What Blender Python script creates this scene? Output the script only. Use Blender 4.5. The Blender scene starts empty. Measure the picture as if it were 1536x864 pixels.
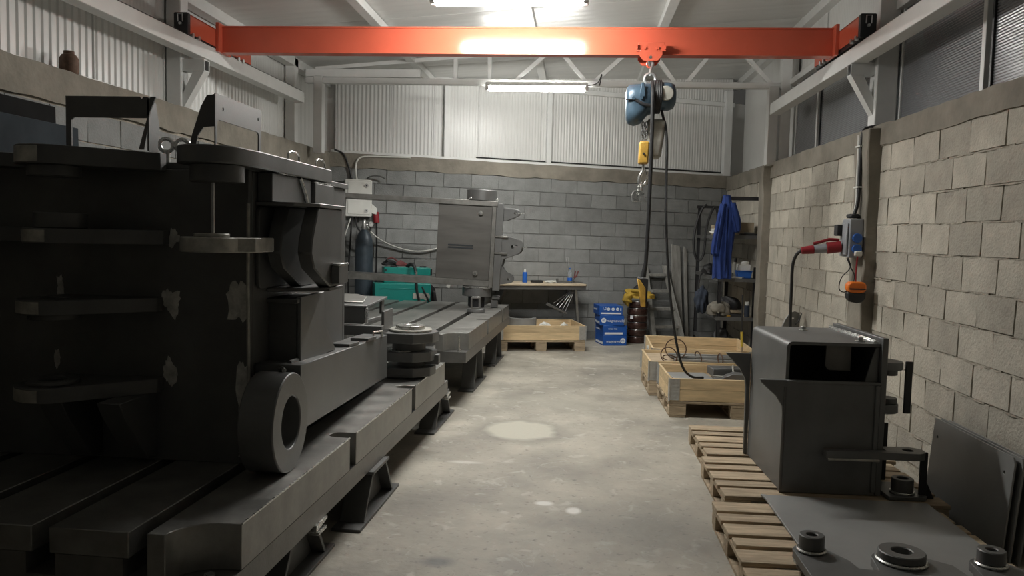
import bpy, bmesh, math, random
from mathutils import Vector, Matrix, geometry
R = random.Random(7)
PI = math.pi
sc = bpy.context.scene
C = sc.collection

# ------------------------------------------------------------------ camera, world, exposure
cam_d = bpy.data.cameras.new('camera')
cam = bpy.data.objects.new('camera', cam_d)
C.objects.link(cam)
right = Vector((0.99634145, 0.08203979, 0.02394138))
down = Vector((0.02942479, -0.06629478, -0.99736612))
fwd = Vector((-0.08023652, 0.99442168, -0.06846624))
m3 = Matrix((right, -down, -fwd)).transposed()
cam.matrix_world = Matrix.Translation((0, 0, 1.56)) @ m3.to_4x4()
cam_d.sensor_width = 36.0
cam_d.lens = 1200.0 / 1536.0 * 36.0
cam_d.clip_start = 0.05
sc.camera = cam

world = bpy.data.worlds.new('night'); sc.world = world
world.use_nodes = True
bg = world.node_tree.nodes['Background']
bg.inputs[0].default_value = (0.70, 0.68, 0.62, 1)      # added ambient fill that lifts the shaded steel, entering by the open end
bg.inputs[1].default_value = 0.055

sc.view_settings.view_transform = 'Standard'
sc.view_settings.look = 'None'
sc.view_settings.gamma = 1.0
sc.view_settings.use_curve_mapping = False
sc.view_settings.exposure = 0.0
LAMP_STRENGTH = 235.0

# ------------------------------------------------------------------ helpers
def link(o):
    C.objects.link(o); return o

ORIGIN = {}
def root_loc(o):
    v = Vector((0, 0, 0))
    while o is not None:
        v += Vector(ORIGIN.get(o.name, (0, 0, 0))); o = o.parent
    return v

def thing(name, label, cat, loc=(0, 0, 0), rz=0.0, group=None, local=False):
    """an Empty at the thing's base that parents its parts"""
    o = link(bpy.data.objects.new(name, None))
    o.empty_display_size = 0.1
    o.location = loc; o.rotation_euler = (0, 0, rz)
    if not local:
        ORIGIN[o.name] = tuple(loc)
    o['label'] = label; o['category'] = cat
    if group: o['group'] = group
    return o

def tag(o, label=None, cat=None, group=None, kind=None):
    if label: o['label'] = label
    if cat: o['category'] = cat
    if group: o['group'] = group
    if kind: o['kind'] = kind
    return o

class MB:
    """collects shapes, links them as ONE mesh object"""
    def __init__(self): self.v = []; self.f = []; self.M = None
    def add(self, vs, fs):
        n = len(self.v)
        for p in vs:
            p = Vector(p)
            if self.M is not None: p = self.M @ p
            self.v.append(p)
        self.f += [tuple(i + n for i in q) for q in fs]
        return self
    def box(self, x0, x1, y0, y1, z0, z1):
        vs = [(x, y, z) for z in (z0, z1) for y in (y0, y1) for x in (x0, x1)]
        return self.add(vs, [(0, 2, 3, 1), (4, 5, 7, 6), (0, 1, 5, 4), (2, 6, 7, 3), (0, 4, 6, 2), (1, 3, 7, 5)])
    def hexa(self, a, b):
        """two quads a and b joined into a solid"""
        return self.add(list(a) + list(b), [(3, 2, 1, 0), (4, 5, 6, 7), (0, 1, 5, 4), (1, 2, 6, 5), (2, 3, 7, 6), (3, 0, 4, 7)])
    def prism(self, pts, plane, a, b, holes=()):
        """2D outline (with holes) extruded from a to b along the axis normal to plane"""
        def P(p, t):
            if plane == 'xy': return (p[0], p[1], t)
            if plane == 'xz': return (p[0], t, p[1])
            return (t, p[0], p[1])
        loops = [list(pts)] + [list(h) for h in holes]
        flat = [p for l in loops for p in l]
        n = len(flat)
        vs = [P(p, a) for p in flat] + [P(p, b) for p in flat]
        fs = []
        if holes:
            tri = geometry.tessellate_polygon([[Vector((p[0], p[1], 0)) for p in l] for l in loops])
        else:
            tri = [tuple(range(n))]
        for t in tri:
            fs.append(tuple(t)); fs.append(tuple(i + n for i in reversed(t)))
        o = 0
        for l in loops:
            k = len(l)
            for i in range(k):
                j = (i + 1) % k
                fs.append((o + i, o + j, o + j + n, o + i + n))
            o += k
        return self.add(vs, fs)
    def cyl(self, p0, p1, r, n=24, r2=None, ri=0.0):
        p0 = Vector(p0); p1 = Vector(p1); d = (p1 - p0).normalized()
        u = d.orthogonal().normalized(); w = d.cross(u)
        r2 = r if r2 is None else r2
        cs = [(math.cos(2 * PI * i / n), math.sin(2 * PI * i / n)) for i in range(n)]
        A = [p0 + (u * c + w * s) * r for c, s in cs]
        B = [p1 + (u * c + w * s) * r2 for c, s in cs]
        if ri <= 0:
            fs = [(i, (i + 1) % n, (i + 1) % n + n, i + n) for i in range(n)]
            fs += [tuple(range(n))[::-1], tuple(range(n, 2 * n))]
            return self.add(A + B, fs)
        A2 = [p0 + (u * c + w * s) * ri for c, s in cs]
        B2 = [p1 + (u * c + w * s) * ri for c, s in cs]
        fs = []
        for i in range(n):
            j = (i + 1) % n
            fs += [(i, j, j + n, i + n), (i + 2 * n, i + 3 * n, j + 3 * n, j + 2 * n),
                   (i, i + 2 * n, j + 2 * n, j), (i + n, j + n, j + 3 * n, i + 3 * n)]
        return self.add(A + B + A2 + B2, fs)
    def tube(self, pts, r, n=8, closed=False, smooth=0):
        pts = [Vector(p) for p in pts]
        for _ in range(smooth):      # Chaikin corner cutting
            q = [] if closed else [pts[0]]
            m = len(pts)
            for i in range(m if closed else m - 1):
                a, b = pts[i], pts[(i + 1) % m]
                q += [a * .75 + b * .25, a * .25 + b * .75]
            if not closed: q.append(pts[-1])
            pts = q
        m = len(pts); rs = r if isinstance(r, (list, tuple)) else None
        vs = []; fs = []; u = None
        for i, p in enumerate(pts):
            if closed: t = pts[(i + 1) % m] - pts[i - 1]
            else: t = pts[min(i + 1, m - 1)] - pts[max(i - 1, 0)]
            t.normalize()
            if u is None: u = t.orthogonal().normalized()
            u = (u - t * u.dot(t))
            u = u.normalized() if u.length > 1e-6 else t.orthogonal().normalized()
            w = t.cross(u)
            rr = rs[min(int(i * len(rs) / m), len(rs) - 1)] if rs else r
            vs += [p + (u * math.cos(2 * PI * k / n) + w * math.sin(2 * PI * k / n)) * rr for k in range(n)]
        for i in range(m if closed else m - 1):
            a = i * n; b = ((i + 1) % m) * n
            fs += [(a + k, a + (k + 1) % n, b + (k + 1) % n, b + k) for k in range(n)]
        if not closed:
            fs += [tuple(range(n))[::-1], tuple(range((m - 1) * n, m * n))]
        return self.add(vs, fs)
    def lathe(self, prof, cx, cy, n=24, z=0.0):
        """profile of (r, z) turned about a vertical axis, capped"""
        vs = []; fs = []
        for r, h in prof:
            vs += [(cx + r * math.cos(2 * PI * k / n), cy + r * math.sin(2 * PI * k / n), z + h) for k in range(n)]
        for i in range(len(prof) - 1):
            a = i * n; b = a + n
            fs += [(a + k, a + (k + 1) % n, b + (k + 1) % n, b + k) for k in range(n)]
        fs += [tuple(range(n))[::-1], tuple(range((len(prof) - 1) * n, len(prof) * n))]
        return self.add(vs, fs)
    def torus(self, c, axis, Rr, r, n=24, k=10):
        a = Vector(axis).normalized(); u = a.orthogonal().normalized(); w = a.cross(u); c = Vector(c)
        return self.tube([c + (u * math.cos(2 * PI * i / n) + w * math.sin(2 * PI * i / n)) * Rr for i in range(n)], r, k, True)
    def bar(self, p0, p1, w, h, up=(0, 0, 1)):
        """rectangular bar from p0 to p1, w across, h along up"""
        p0 = Vector(p0); p1 = Vector(p1); d = (p1 - p0).normalized()
        s = d.cross(Vector(up)).normalized(); t = s.cross(d).normalized()
        q = [(-1, -1), (1, -1), (1, 1), (-1, 1)]
        return self.hexa([p0 + s * a * w / 2 + t * b * h / 2 for a, b in q], [p1 + s * a * w / 2 + t * b * h / 2 for a, b in q])
    def mesh(self, name, off=(0, 0, 0)):
        me = bpy.data.meshes.new(name)
        off = Vector(off)
        me.from_pydata([tuple(p - off) for p in self.v], [], self.f)
        bm = bmesh.new(); bm.from_mesh(me)
        bmesh.ops.recalc_face_normals(bm, faces=bm.faces)
        bm.to_mesh(me); bm.free()
        return me
    def build(self, name, mat, parent=None, bevel=0.0, smooth=False, seg=1, local=False, ang=35):
        me = self.mesh(name, (0, 0, 0) if local else root_loc(parent))
        me.materials.append(mat)
        if smooth or bevel:
            me.shade_smooth(); me.set_sharp_from_angle(angle=math.radians(ang))
        o = link(bpy.data.objects.new(name, me))
        if parent is not None: o.parent = parent
        if bevel:
            b = o.modifiers.new('bevel', 'BEVEL'); b.width = bevel; b.segments = seg
            b.limit_method = 'ANGLE'; b.angle_limit = math.radians(40); b.harden_normals = False
        return o

def circle(cx, cy, r, n=24, a0=0.0, a1=2 * PI):
    full = abs(a1 - a0 - 2 * PI) < 1e-6
    m = n if full else n + 1
    return [(cx + r * math.cos(a0 + (a1 - a0) * i / n), cy + r * math.sin(a0 + (a1 - a0) * i / n)) for i in range(m)]

def rrect(x0, x1, y0, y1, r, n=4):
    p = []
    for cx, cy, a in ((x1 - r, y1 - r, 0), (x0 + r, y1 - r, PI / 2), (x0 + r, y0 + r, PI), (x1 - r, y0 + r, 1.5 * PI)):
        p += circle(cx, cy, r, n, a, a + PI / 2)
    return p

def dup(o, parent=None):
    c = o.copy(); link(c)
    if parent is not None: c.parent = parent
    if o.name in ORIGIN: ORIGIN[c.name] = ORIGIN[o.name]
    for ch in list(o.children): dup(ch, c)
    return c

# ------------------------------------------------------------------ materials
def mat(name, col, rough=0.5, metal=0.0, var=0.0, scale=4.0, bump=0.0, bscale=40.0, rvar=0.0, rand=0.0, spec=None, detail=6.0, stretch=None, col2=None):
    """procedural: object-space noise for tone and roughness, finer noise for relief, per-object tone"""
    m = bpy.data.materials.new(name); m.use_nodes = True
    nt = m.node_tree; N = nt.nodes; L = nt.links
    b = N['Principled BSDF']
    b.inputs['Roughness'].default_value = rough; b.inputs['Metallic'].default_value = metal
    if spec is not None: b.inputs['Specular IOR Level'].default_value = spec
    tc = N.new('ShaderNodeTexCoord'); src = tc.outputs['Object']
    if stretch:
        mp = N.new('ShaderNodeMapping'); mp.inputs['Scale'].default_value = stretch
        L.new(src, mp.inputs['Vector']); src = mp.outputs['Vector']
    if rand:
        oi = N.new('ShaderNodeObjectInfo')
        vm = N.new('ShaderNodeVectorMath'); vm.operation = 'MULTIPLY_ADD'
        L.new(oi.outputs['Random'], vm.inputs[0]); vm.inputs[1].default_value = (37, 91, 53)
        L.new(src, vm.inputs[2]); src = vm.outputs[0]
    n1 = N.new('ShaderNodeTexNoise'); n1.inputs['Scale'].default_value = scale; n1.inputs['Detail'].default_value = detail
    n1.inputs['Roughness'].default_value = 0.62
    L.new(src, n1.inputs['Vector'])
    ramp = N.new('ShaderNodeMapRange'); ramp.inputs['From Min'].default_value = 0.3; ramp.inputs['From Max'].default_value = 0.7
    L.new(n1.outputs['Fac'], ramp.inputs['Value'])
    mix = N.new('ShaderNodeMix'); mix.data_type = 'RGBA'
    c = Vector(col[:3])
    if col2 is None:
        a1 = [max(0, x * (1 - var)) for x in c]; a2 = [x * (1 + var) for x in c]
    else: a1 = list(col); a2 = list(col2)
    mix.inputs['A'].default_value = (*a1, 1); mix.inputs['B'].default_value = (*a2, 1)
    L.new(ramp.outputs['Result'], mix.inputs['Factor'])
    out = mix.outputs['Result']
    if rand:
        hs = N.new('ShaderNodeHueSaturation')
        mr = N.new('ShaderNodeMapRange'); mr.inputs['To Min'].default_value = 1 - rand; mr.inputs['To Max'].default_value = 1 + rand
        L.new(oi.outputs['Random'], mr.inputs['Value']); L.new(mr.outputs['Result'], hs.inputs['Value'])
        L.new(out, hs.inputs['Color']); out = hs.outputs['Color']
    L.new(out, b.inputs['Base Color'])
    if rvar:
        mr2 = N.new('ShaderNodeMapRange'); mr2.inputs['To Min'].default_value = max(0.02, rough - rvar); mr2.inputs['To Max'].default_value = min(1, rough + rvar)
        L.new(n1.outputs['Fac'], mr2.inputs['Value']); L.new(mr2.outputs['Result'], b.inputs['Roughness'])
    if bump:
        n2 = N.new('ShaderNodeTexNoise'); n2.inputs['Scale'].default_value = bscale; n2.inputs['Detail'].default_value = 4
        L.new(src, n2.inputs['Vector'])
        bp = N.new('ShaderNodeBump'); bp.inputs['Strength'].default_value = bump; bp.inputs['Distance'].default_value = 0.01
        L.new(n2.outputs['Fac'], bp.inputs['Height']); L.new(bp.outputs['Normal'], b.inputs['Normal'])
    return m

def emit(name, col, strength):
    m = bpy.data.materials.new(name); m.use_nodes = True
    b = m.node_tree.nodes['Principled BSDF']
    b.inputs['Base Color'].default_value = (0.8, 0.8, 0.8, 1)
    b.inputs['Emission Color'].default_value = (*col, 1); b.inputs['Emission Strength'].default_value = strength
    return m

M = {}
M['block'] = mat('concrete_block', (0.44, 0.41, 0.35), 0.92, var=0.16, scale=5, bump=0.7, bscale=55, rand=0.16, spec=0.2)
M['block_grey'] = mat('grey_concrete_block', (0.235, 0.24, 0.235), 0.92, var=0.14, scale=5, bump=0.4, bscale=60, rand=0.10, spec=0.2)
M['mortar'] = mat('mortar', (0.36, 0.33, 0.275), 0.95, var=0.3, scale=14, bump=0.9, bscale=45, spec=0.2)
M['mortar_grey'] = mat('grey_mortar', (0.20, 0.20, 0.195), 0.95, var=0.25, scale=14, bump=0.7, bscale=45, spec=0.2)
M['concrete'] = mat('cast_concrete', (0.235, 0.215, 0.18), 0.9, var=0.25, scale=3, bump=0.5, bscale=25, spec=0.2)
M['white_steel'] = mat('white_painted_steel', (0.70, 0.705, 0.69), 0.40, var=0.05, scale=6)
M['panel'] = mat('white_sandwich_panel', (0.66, 0.66, 0.64), 0.32, var=0.05, scale=1.5)
M['roof_panel'] = mat('white_roof_panel', (0.64, 0.64, 0.62), 0.36, var=0.06, scale=1.2, bump=0.15, bscale=9, stretch=(0.2, 6, 1))
M['dark_gap'] = mat('dark_gap', (0.02, 0.02, 0.02), 0.8)
M['rubber'] = mat('black_rubber', (0.018, 0.018, 0.019), 0.55, var=0.2, scale=20)
M['orange'] = mat('orange_red_paint', (0.66, 0.125, 0.07), 0.15, var=0.06, scale=3, bump=0.05, bscale=30)
M['black_paint'] = mat('black_paint', (0.02, 0.02, 0.022), 0.4, var=0.2, scale=8)
M['steel'] = mat('bare_steel', (0.42, 0.42, 0.41), 0.32, 0.9, var=0.2, scale=9, rvar=0.1)
M['bright'] = mat('ground_bright_steel', (0.62, 0.62, 0.60), 0.28, 0.95, var=0.15, scale=30, rvar=0.12)
M['galv'] = mat('galvanised_steel', (0.55, 0.56, 0.56), 0.38, 0.8, var=0.15, scale=25, rvar=0.12)
M['mill'] = mat('dark_mill_scale_steel', (0.125, 0.125, 0.122), 0.46, 0.25, var=0.22, scale=3.5, bump=0.05, bscale=120, rvar=0.10)
M['mill2'] = mat('grey_mill_scale_steel', (0.16, 0.162, 0.16), 0.44, 0.35, var=0.2, scale=3.5, bump=0.05, bscale=120, rvar=0.1)
M['cast'] = mat('cast_iron_table', (0.20, 0.195, 0.185), 0.42, 0.6, var=0.25, scale=5, bump=0.12, bscale=60, rvar=0.12)
M['cast_top'] = mat('ground_iron_top', (0.27, 0.265, 0.25), 0.38, 0.6, var=0.25, scale=7, bump=0.06, bscale=60, rvar=0.12)
M['plate_blue'] = mat('blue_grey_steel_plate', (0.028, 0.034, 0.040), 0.6, 0.1, var=0.25, scale=2.5, rvar=0.1)
M['pine'] = mat('pine_board', (0.61, 0.46, 0.27), 0.7, var=0.22, scale=3, bump=0.15, bscale=18, rand=0.12, stretch=(1.2, 9, 9))
M['pallet'] = mat('weathered_pallet_wood', (0.40, 0.315, 0.215), 0.82, var=0.35, scale=2.6, bump=0.3, bscale=14, rand=0.16, stretch=(1.5, 10, 10))
M['rust'] = mat('rusty_wire', (0.12, 0.07, 0.045), 0.7, 0.3, var=.3, scale=30)
M['oldwood'] = mat('grey_old_wood', (0.27, 0.265, 0.245), 0.85, var=0.3, scale=3, bump=0.3, bscale=20, stretch=(8, 8, 1), rand=0.15)
# ------------------------------------------------------------------ setting
def structure(o): o['kind'] = 'structure'; return o

# floor: worn concrete
fm = mat('worn_concrete_floor', (0.39, 0.362, 0.305), 0.62, var=0.30, scale=1.6, bump=0.5, bscale=16, rvar=0.12, detail=10)
def floor_detail(m):
    nt = m.node_tree; N = nt.nodes; L = nt.links
    b = N['Principled BSDF']
    tc = N.new('ShaderNodeTexCoord')
    col = b.inputs['Base Color'].links[0].from_socket
    def blend(fac, c, col):
        mx = N.new('ShaderNodeMix'); mx.data_type = 'RGBA'
        L.new(fac, mx.inputs['Factor']); L.new(col, mx.inputs['A']); mx.inputs['B'].default_value = (*c, 1)
        return mx.outputs['Result']
    def noise(scale, lo, hi, t0, t1, detail=8, dist=0.0):
        n = N.new('ShaderNodeTexNoise'); n.inputs['Scale'].default_value = scale; n.inputs['Detail'].default_value = detail
        n.inputs['Distortion'].default_value = dist
        L.new(tc.outputs['Object'], n.inputs['Vector'])
        r = N.new('ShaderNodeMapRange'); r.inputs['From Min'].default_value = lo; r.inputs['From Max'].default_value = hi
        r.inputs['To Min'].default_value = t0; r.inputs['To Max'].default_value = t1
        L.new(n.outputs['Fac'], r.inputs['Value']); return r.outputs['Result']
    col = blend(noise(0.9, 0.5, 0.72, 0, 0.7, dist=0.6), (0.17, 0.16, 0.14), col)      # dirty patches
    col = blend(noise(7.0, 0.60, 0.70, 0, 0.6, dist=0.8), (0.56, 0.54, 0.48), col)       # chalky scuffs
    col = blend(noise(26.0, 0.60, 0.72, 0, 0.5), (0.11, 0.105, 0.10), col)                 # pits
    # hairline scratches: thin bands of a distorted noise
    n = N.new('ShaderNodeTexNoise'); n.inputs['Scale'].default_value = 1.7; n.inputs['Detail'].default_value = 3; n.inputs['Distortion'].default_value = 1.2
    L.new(tc.outputs['Object'], n.inputs['Vector'])
    a = N.new('ShaderNodeMath'); a.operation = 'SUBTRACT'; L.new(n.outputs['Fac'], a.inputs[0]); a.inputs[1].default_value = 0.5
    ab = N.new('ShaderNodeMath'); ab.operation = 'ABSOLUTE'; L.new(a.outputs[0], ab.inputs[0])
    lt = N.new('ShaderNodeMapRange'); lt.inputs['From Min'].default_value = 0.0; lt.inputs['From Max'].default_value = 0.004
    lt.inputs['To Min'].default_value = 0.35; lt.inputs['To Max'].default_value = 0.0
    L.new(ab.outputs[0], lt.inputs['Value'])
    col = blend(lt.outputs['Result'], (0.48, 0.47, 0.43), col)
    # spots with a place of their own: pale patch, oil stains, spilt white paint
    def spot(x, y, rx, ry, c, amt, soft=0.25):
        nonlocal col
        mp = N.new('ShaderNodeVectorMath'); mp.operation = 'SUBTRACT'; L.new(tc.outputs['Object'], mp.inputs[0]); mp.inputs[1].default_value = (x, y, 0)
        nn = N.new('ShaderNodeTexNoise'); nn.inputs['Scale'].default_value = 5; L.new(tc.outputs['Object'], nn.inputs['Vector'])
        ad = N.new('ShaderNodeVectorMath'); ad.operation = 'MULTIPLY_ADD'
        L.new(nn.outputs['Color'], ad.inputs[0]); ad.inputs[1].default_value = (rx * .5, ry * .5, 0)
        L.new(mp.outputs[0], ad.inputs[2])
        s2 = N.new('ShaderNodeVectorMath'); s2.operation = 'SUBTRACT'; L.new(ad.outputs[0], s2.inputs[0]); s2.inputs[1].default_value = (rx * .25, ry * .25, 0)
        dv = N.new('ShaderNodeVectorMath'); dv.operation = 'DIVIDE'; L.new(s2.outputs[0], dv.inputs[0]); dv.inputs[1].default_value = (rx, ry, 1)
        ln = N.new('ShaderNodeVectorMath'); ln.operation = 'LENGTH'; L.new(dv.outputs[0], ln.inputs[0])
        r = N.new('ShaderNodeMapRange'); r.inputs['From Min'].default_value = 1 - soft; r.inputs['From Max'].default_value = 1 + soft
        r.inputs['To Min'].default_value = amt; r.inputs['To Max'].default_value = 0
        L.new(ln.outputs['Value'], r.inputs['Value'])
        col = blend(r.outputs['Result'], c, col)
    spot(-0.42, 6.2, 0.36, 0.36, (0.13, 0.125, 0.11), 0.5, 0.3)
    spot(-0.40, 6.25, 0.28, 0.30, (0.52, 0.50, 0.42), 0.9, 0.12)
    spot(0.45, 4.2, 0.42, 0.36, (0.10, 0.105, 0.10), 0.5, 0.7)
    spot(-0.62, 3.65, 0.07, 0.05, (0.10, 0.11, 0.115), 0.7, 0.5)
    spot(-0.15, 4.55, 0.05, 0.035, (0.75, 0.74, 0.70), 0.9, 0.3)
    spot(0.02, 4.45, 0.04, 0.05, (0.75, 0.74, 0.70), 0.9, 0.3)
    spot(-0.72, 5.3, 0.10, 0.03, (0.7, 0.69, 0.64), 0.6, 0.5)
    spot(-0.25, 7.4, 0.45, 0.25, (0.40, 0.38, 0.32), 0.5, 0.6)
    L.new(col, b.inputs['Base Color'])
floor_detail(fm)
fl = MB().box(-3.65, 2.6, -2.5, 13.4, -0.15, 0.0).build('floor', fm); structure(fl)

XL, XR = -3.4, 2.3
BA, BB = Vector((-3.432, 10.712)), Vector((2.392, 12.844))
bu = (BB - BA).normalized(); bn = Vector((bu.y, -bu.x))       # along the back wall, and towards the room
BL = (BB - BA).length
def bw(s, d, z):
    """point at s along the back wall, d out into the room, height z (courses sag a little to the right)"""
    p = BA + bu * s + bn * d
    return Vector((p.x, p.y, z - 0.0125 * (s - 1.0)))

# four shared block shapes, slightly uneven
def rough_block(l, h, t, seed):
    r = random.Random(seed); m = MB()
    e = 0.004
    def j(): return r.uniform(-e, e)
    pts = []
    for z in (0, h):
        for y in (0, t):
            for x in (0, l):
                pts.append((x + j(), y + (j() if y == 0 else 0), z + j()))
    m.add(pts, [(0, 2, 3, 1), (4, 5, 7, 6), (0, 1, 5, 4), (2, 6, 7, 3), (0, 4, 6, 2), (1, 3, 7, 5)])
    return m

JO = 0.0095
def block_wall(parent, frame, length, courses, pitch, zt, phase, blk, skip, mats, near_first):
    """lays the courses; frame maps (s, z) to a matrix with x along the wall and -y into the room"""
    shapes = {}
    cells = []
    for k in range(courses):
        z = zt - (k + 1) * pitch
        off = phase[k % 2]
        n0 = int(math.floor(-off / blk)) - 1
        for i in range(n0, int(length / blk) + 3):
            a, b = off + i * blk, off + (i + 1) * blk
            a, b = max(a, 0), min(b, length)
            segs = [(a, b)]
            for p, q in skip:
                ns = []
                for u, v in segs:
                    if v <= p or u >= q: ns.append((u, v)); continue
                    if u < p: ns.append((u, p))
                    if v > q: ns.append((q, v))
                segs = ns
            for u, v in segs:
                if v - u > 0.03: cells.append((u, v, z))
    cells.sort(key=near_first)
    for n, (u, v, z) in enumerate(cells):
        key = (round(v - u, 3), R.randrange(4))
        if key not in shapes:
            me = rough_block(key[0] - JO, pitch - JO, 0.05, hash(key[1]) + int(key[0] * 1000)).mesh('block')
            me.materials.append(mats)
            shapes[key] = me
        o = link(bpy.data.objects.new('block', shapes[key])); o.parent = parent
        o.matrix_local = frame(u + JO / 2, R.uniform(-0.0016, 0.0016), z + JO / 2)
    return len(cells)

# right wall
wr = structure(MB().box(XR + 0.010, XR + 0.2, -2.5, 13.1, 0, 2.31).build('wall_right', M['mortar']))
Y0 = 3.7
def fr_right(s, d, z):
    # s runs towards the camera-far end; outward face looks to -x
    return Matrix.Translation((XR + d, Y0 + s, z)) @ Matrix(((0, 1, 0, 0), (1, 0, 0, 0), (0, 0, 1, 0), (0, 0, 0, 1)))
block_wall(wr, fr_right, 12.82 - Y0, 11, 0.2036, 2.299, ((5.40 - Y0) % 0.405, (5.60 - Y0) % 0.405), 0.405,
           [(6.40 - Y0, 6.72 - Y0), (9.9 - Y0, 10.25 - Y0)], M['block'], lambda c: c[0])
# mortar squeezed out of the bed joints, rough and uneven
m = MB(); r_ = random.Random(12)
for k in range(11):
    z = 2.299 - k * 0.2036; ya = Y0
    while ya < 12.8:
        n = 14; L_ = r_.uniform(.5, 1.3); vs = []; fs = []
        for i in range(n + 1):
            y = ya + L_ * i / n; o = r_.uniform(-.004, .007) if 0 < i < n else 0; h = r_.uniform(.003, .010); dz = r_.uniform(-.004, .003)
            vs += [(XR + .02, y, z - h + dz), (XR - o, y, z - h + dz), (XR - o * .6, y, z + dz + h * .5), (XR + .02, y, z + dz + h * .5)]
        for i in range(n):
            a = i * 4; fs += [(a + q, a + (q + 1) % 4, a + 4 + (q + 1) % 4, a + 4 + q) for q in range(4)]
        m.add(vs, fs + [(3, 2, 1, 0), tuple(range(n * 4, n * 4 + 4))])
        ya += L_ + r_.uniform(0, .15)
m.build('mortar_beds', M['mortar'], wr)['kind'] = 'stuff'
# the same bond goes on behind the camera, joined into one
m = MB()
for k in range(11):
    for i in range(16):
        a = -2.5 + i * 0.405 + (0.2 if k % 2 else 0)
        if a + 0.39 < Y0: m.box(XR, XR + 0.04, a, a + 0.396, 2.299 - (k + 1) * 0.2036, 2.299 - k * 0.2036 - JO)
m.build('block_courses', M['block'], wr)['kind'] = 'stuff'
# coping of cast concrete, its top edge uneven
def coping(name, pts_top, zb, half, axis_dir, material):
    pass
def coping_y(name, x0, x1, y0, y1, zb0, zb1, zt0, zt1, seed, n=60):
    r = random.Random(seed); m = MB(); vs = []; fs = []
    for i in range(n + 1):
        t = i / n; y = y0 + (y1 - y0) * t
        zb = zb0 + (zb1 - zb0) * t + r.uniform(-.008, .008); zt = zt0 + (zt1 - zt0) * t + r.uniform(-.006, .006)
        e = r.uniform(-.006, .006)
        vs += [(x0 + e, y, zb), (x1, y, zb), (x1, y, zt), (x0 + e * .5, y, zt)]
    for i in range(n):
        a = i * 4; b = a + 4
        fs += [(a + k, a + (k + 1) % 4, b + (k + 1) % 4, b + k) for k in range(4)]
    fs += [(3, 2, 1, 0), tuple(range(n * 4, n * 4 + 4))]
    m.add(vs, fs)
    return m.build(name, M['concrete'])
structure(coping_y('trim_1', XR - 0.012, XR + 0.26, -2.5, 13.1, 2.292, 2.292, 2.40, 2.50, 3, 110))
# plaster-thin white sealant line on the coping
structure(MB().hexa([(2.42, -2.5, 2.385), (2.44, -2.5, 2.385), (2.44, -2.5, 2.415), (2.42, -2.5, 2.415)],
          [(2.42, 12.7, 2.49), (2.44, 12.7, 2.49), (2.44, 12.7, 2.515), (2.42, 12.7, 2.515)]).build('trim_2', M['white_steel']))
# cast pillars
def pillar(name, x0, y0, y1, zt, seed):
    r = random.Random(seed); m = MB(); vs = []; fs = []; n = 14
    for i in range(n + 1):
        z = zt * i / n; j = lambda: r.uniform(-.007, .007)
        w = 0.012 if i > n - 2 else 0
        vs += [(x0 - w + j(), y0 + j(), z), (XR + .03, y0 + j() * .3, z), (XR + .03, y1, z), (x0 - w + j(), y1 + j(), z)]
    for i in range(n):
        a = i * 4; b = a + 4
        fs += [(a + k, a + (k + 1) % 4, b + (k + 1) % 4, b + k) for k in range(4)]
    fs += [(3, 2, 1, 0), tuple(range(n * 4, n * 4 + 4))]
    return structure(m.add(vs, fs).build(name, M['concrete'], bevel=0.008))
pillar('trim_3', 2.21, 6.40, 6.72, 2.43, 1)
pillar('trim_4', 2.21, 9.92, 10.15, 2.44, 2)

# back wall
def bquad(s0, s1, d0, d1, z0, z1):
    m = MB()
    m.hexa([bw(s0, d0, z0), bw(s1, d0, z0), bw(s1, d1, z0), bw(s0, d1, z0)], [bw(s0, d0, z1), bw(s1, d0, z1), bw(s1, d1, z1), bw(s0, d1, z1)])
    return m
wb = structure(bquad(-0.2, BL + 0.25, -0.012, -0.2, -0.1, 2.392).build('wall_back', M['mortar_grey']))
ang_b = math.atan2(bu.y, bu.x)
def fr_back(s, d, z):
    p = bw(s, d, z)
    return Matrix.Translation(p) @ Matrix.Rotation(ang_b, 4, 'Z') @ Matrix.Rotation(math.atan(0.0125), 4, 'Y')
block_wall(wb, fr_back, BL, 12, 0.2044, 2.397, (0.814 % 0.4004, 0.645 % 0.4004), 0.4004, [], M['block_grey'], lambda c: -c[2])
def coping_b(name, d0, d1, zb, zt, seed, n=50):
    r = random.Random(seed); m = MB(); vs = []; fs = []
    for i in range(n + 1):
        s = -0.2 + (BL + 0.4) * i / n; e = r.uniform(-.004, .004)
        vs += [bw(s, d0 + e, zb + r.uniform(-.012, .012)), bw(s, d1, zb), bw(s, d1, zt), bw(s, d0, zt + r.uniform(-.004, .004))]
    for i in range(n):
        a = i * 4; b = a + 4
        fs += [(a + k, a + (k + 1) % 4, b + (k + 1) % 4, b + k) for k in range(4)]
    fs += [(3, 2, 1, 0), tuple(range(n * 4, n * 4 + 4))]
    return structure(m.add(vs, fs).build(name, M['concrete']))
coping_b('trim_5', 0.012, -0.26, 2.392, 2.59, 5)
structure(bquad(0.05, BL - 0.02, -0.02, -0.10, 2.585, 2.625).build('trim_6', M['white_steel'], bevel=.003))

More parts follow.
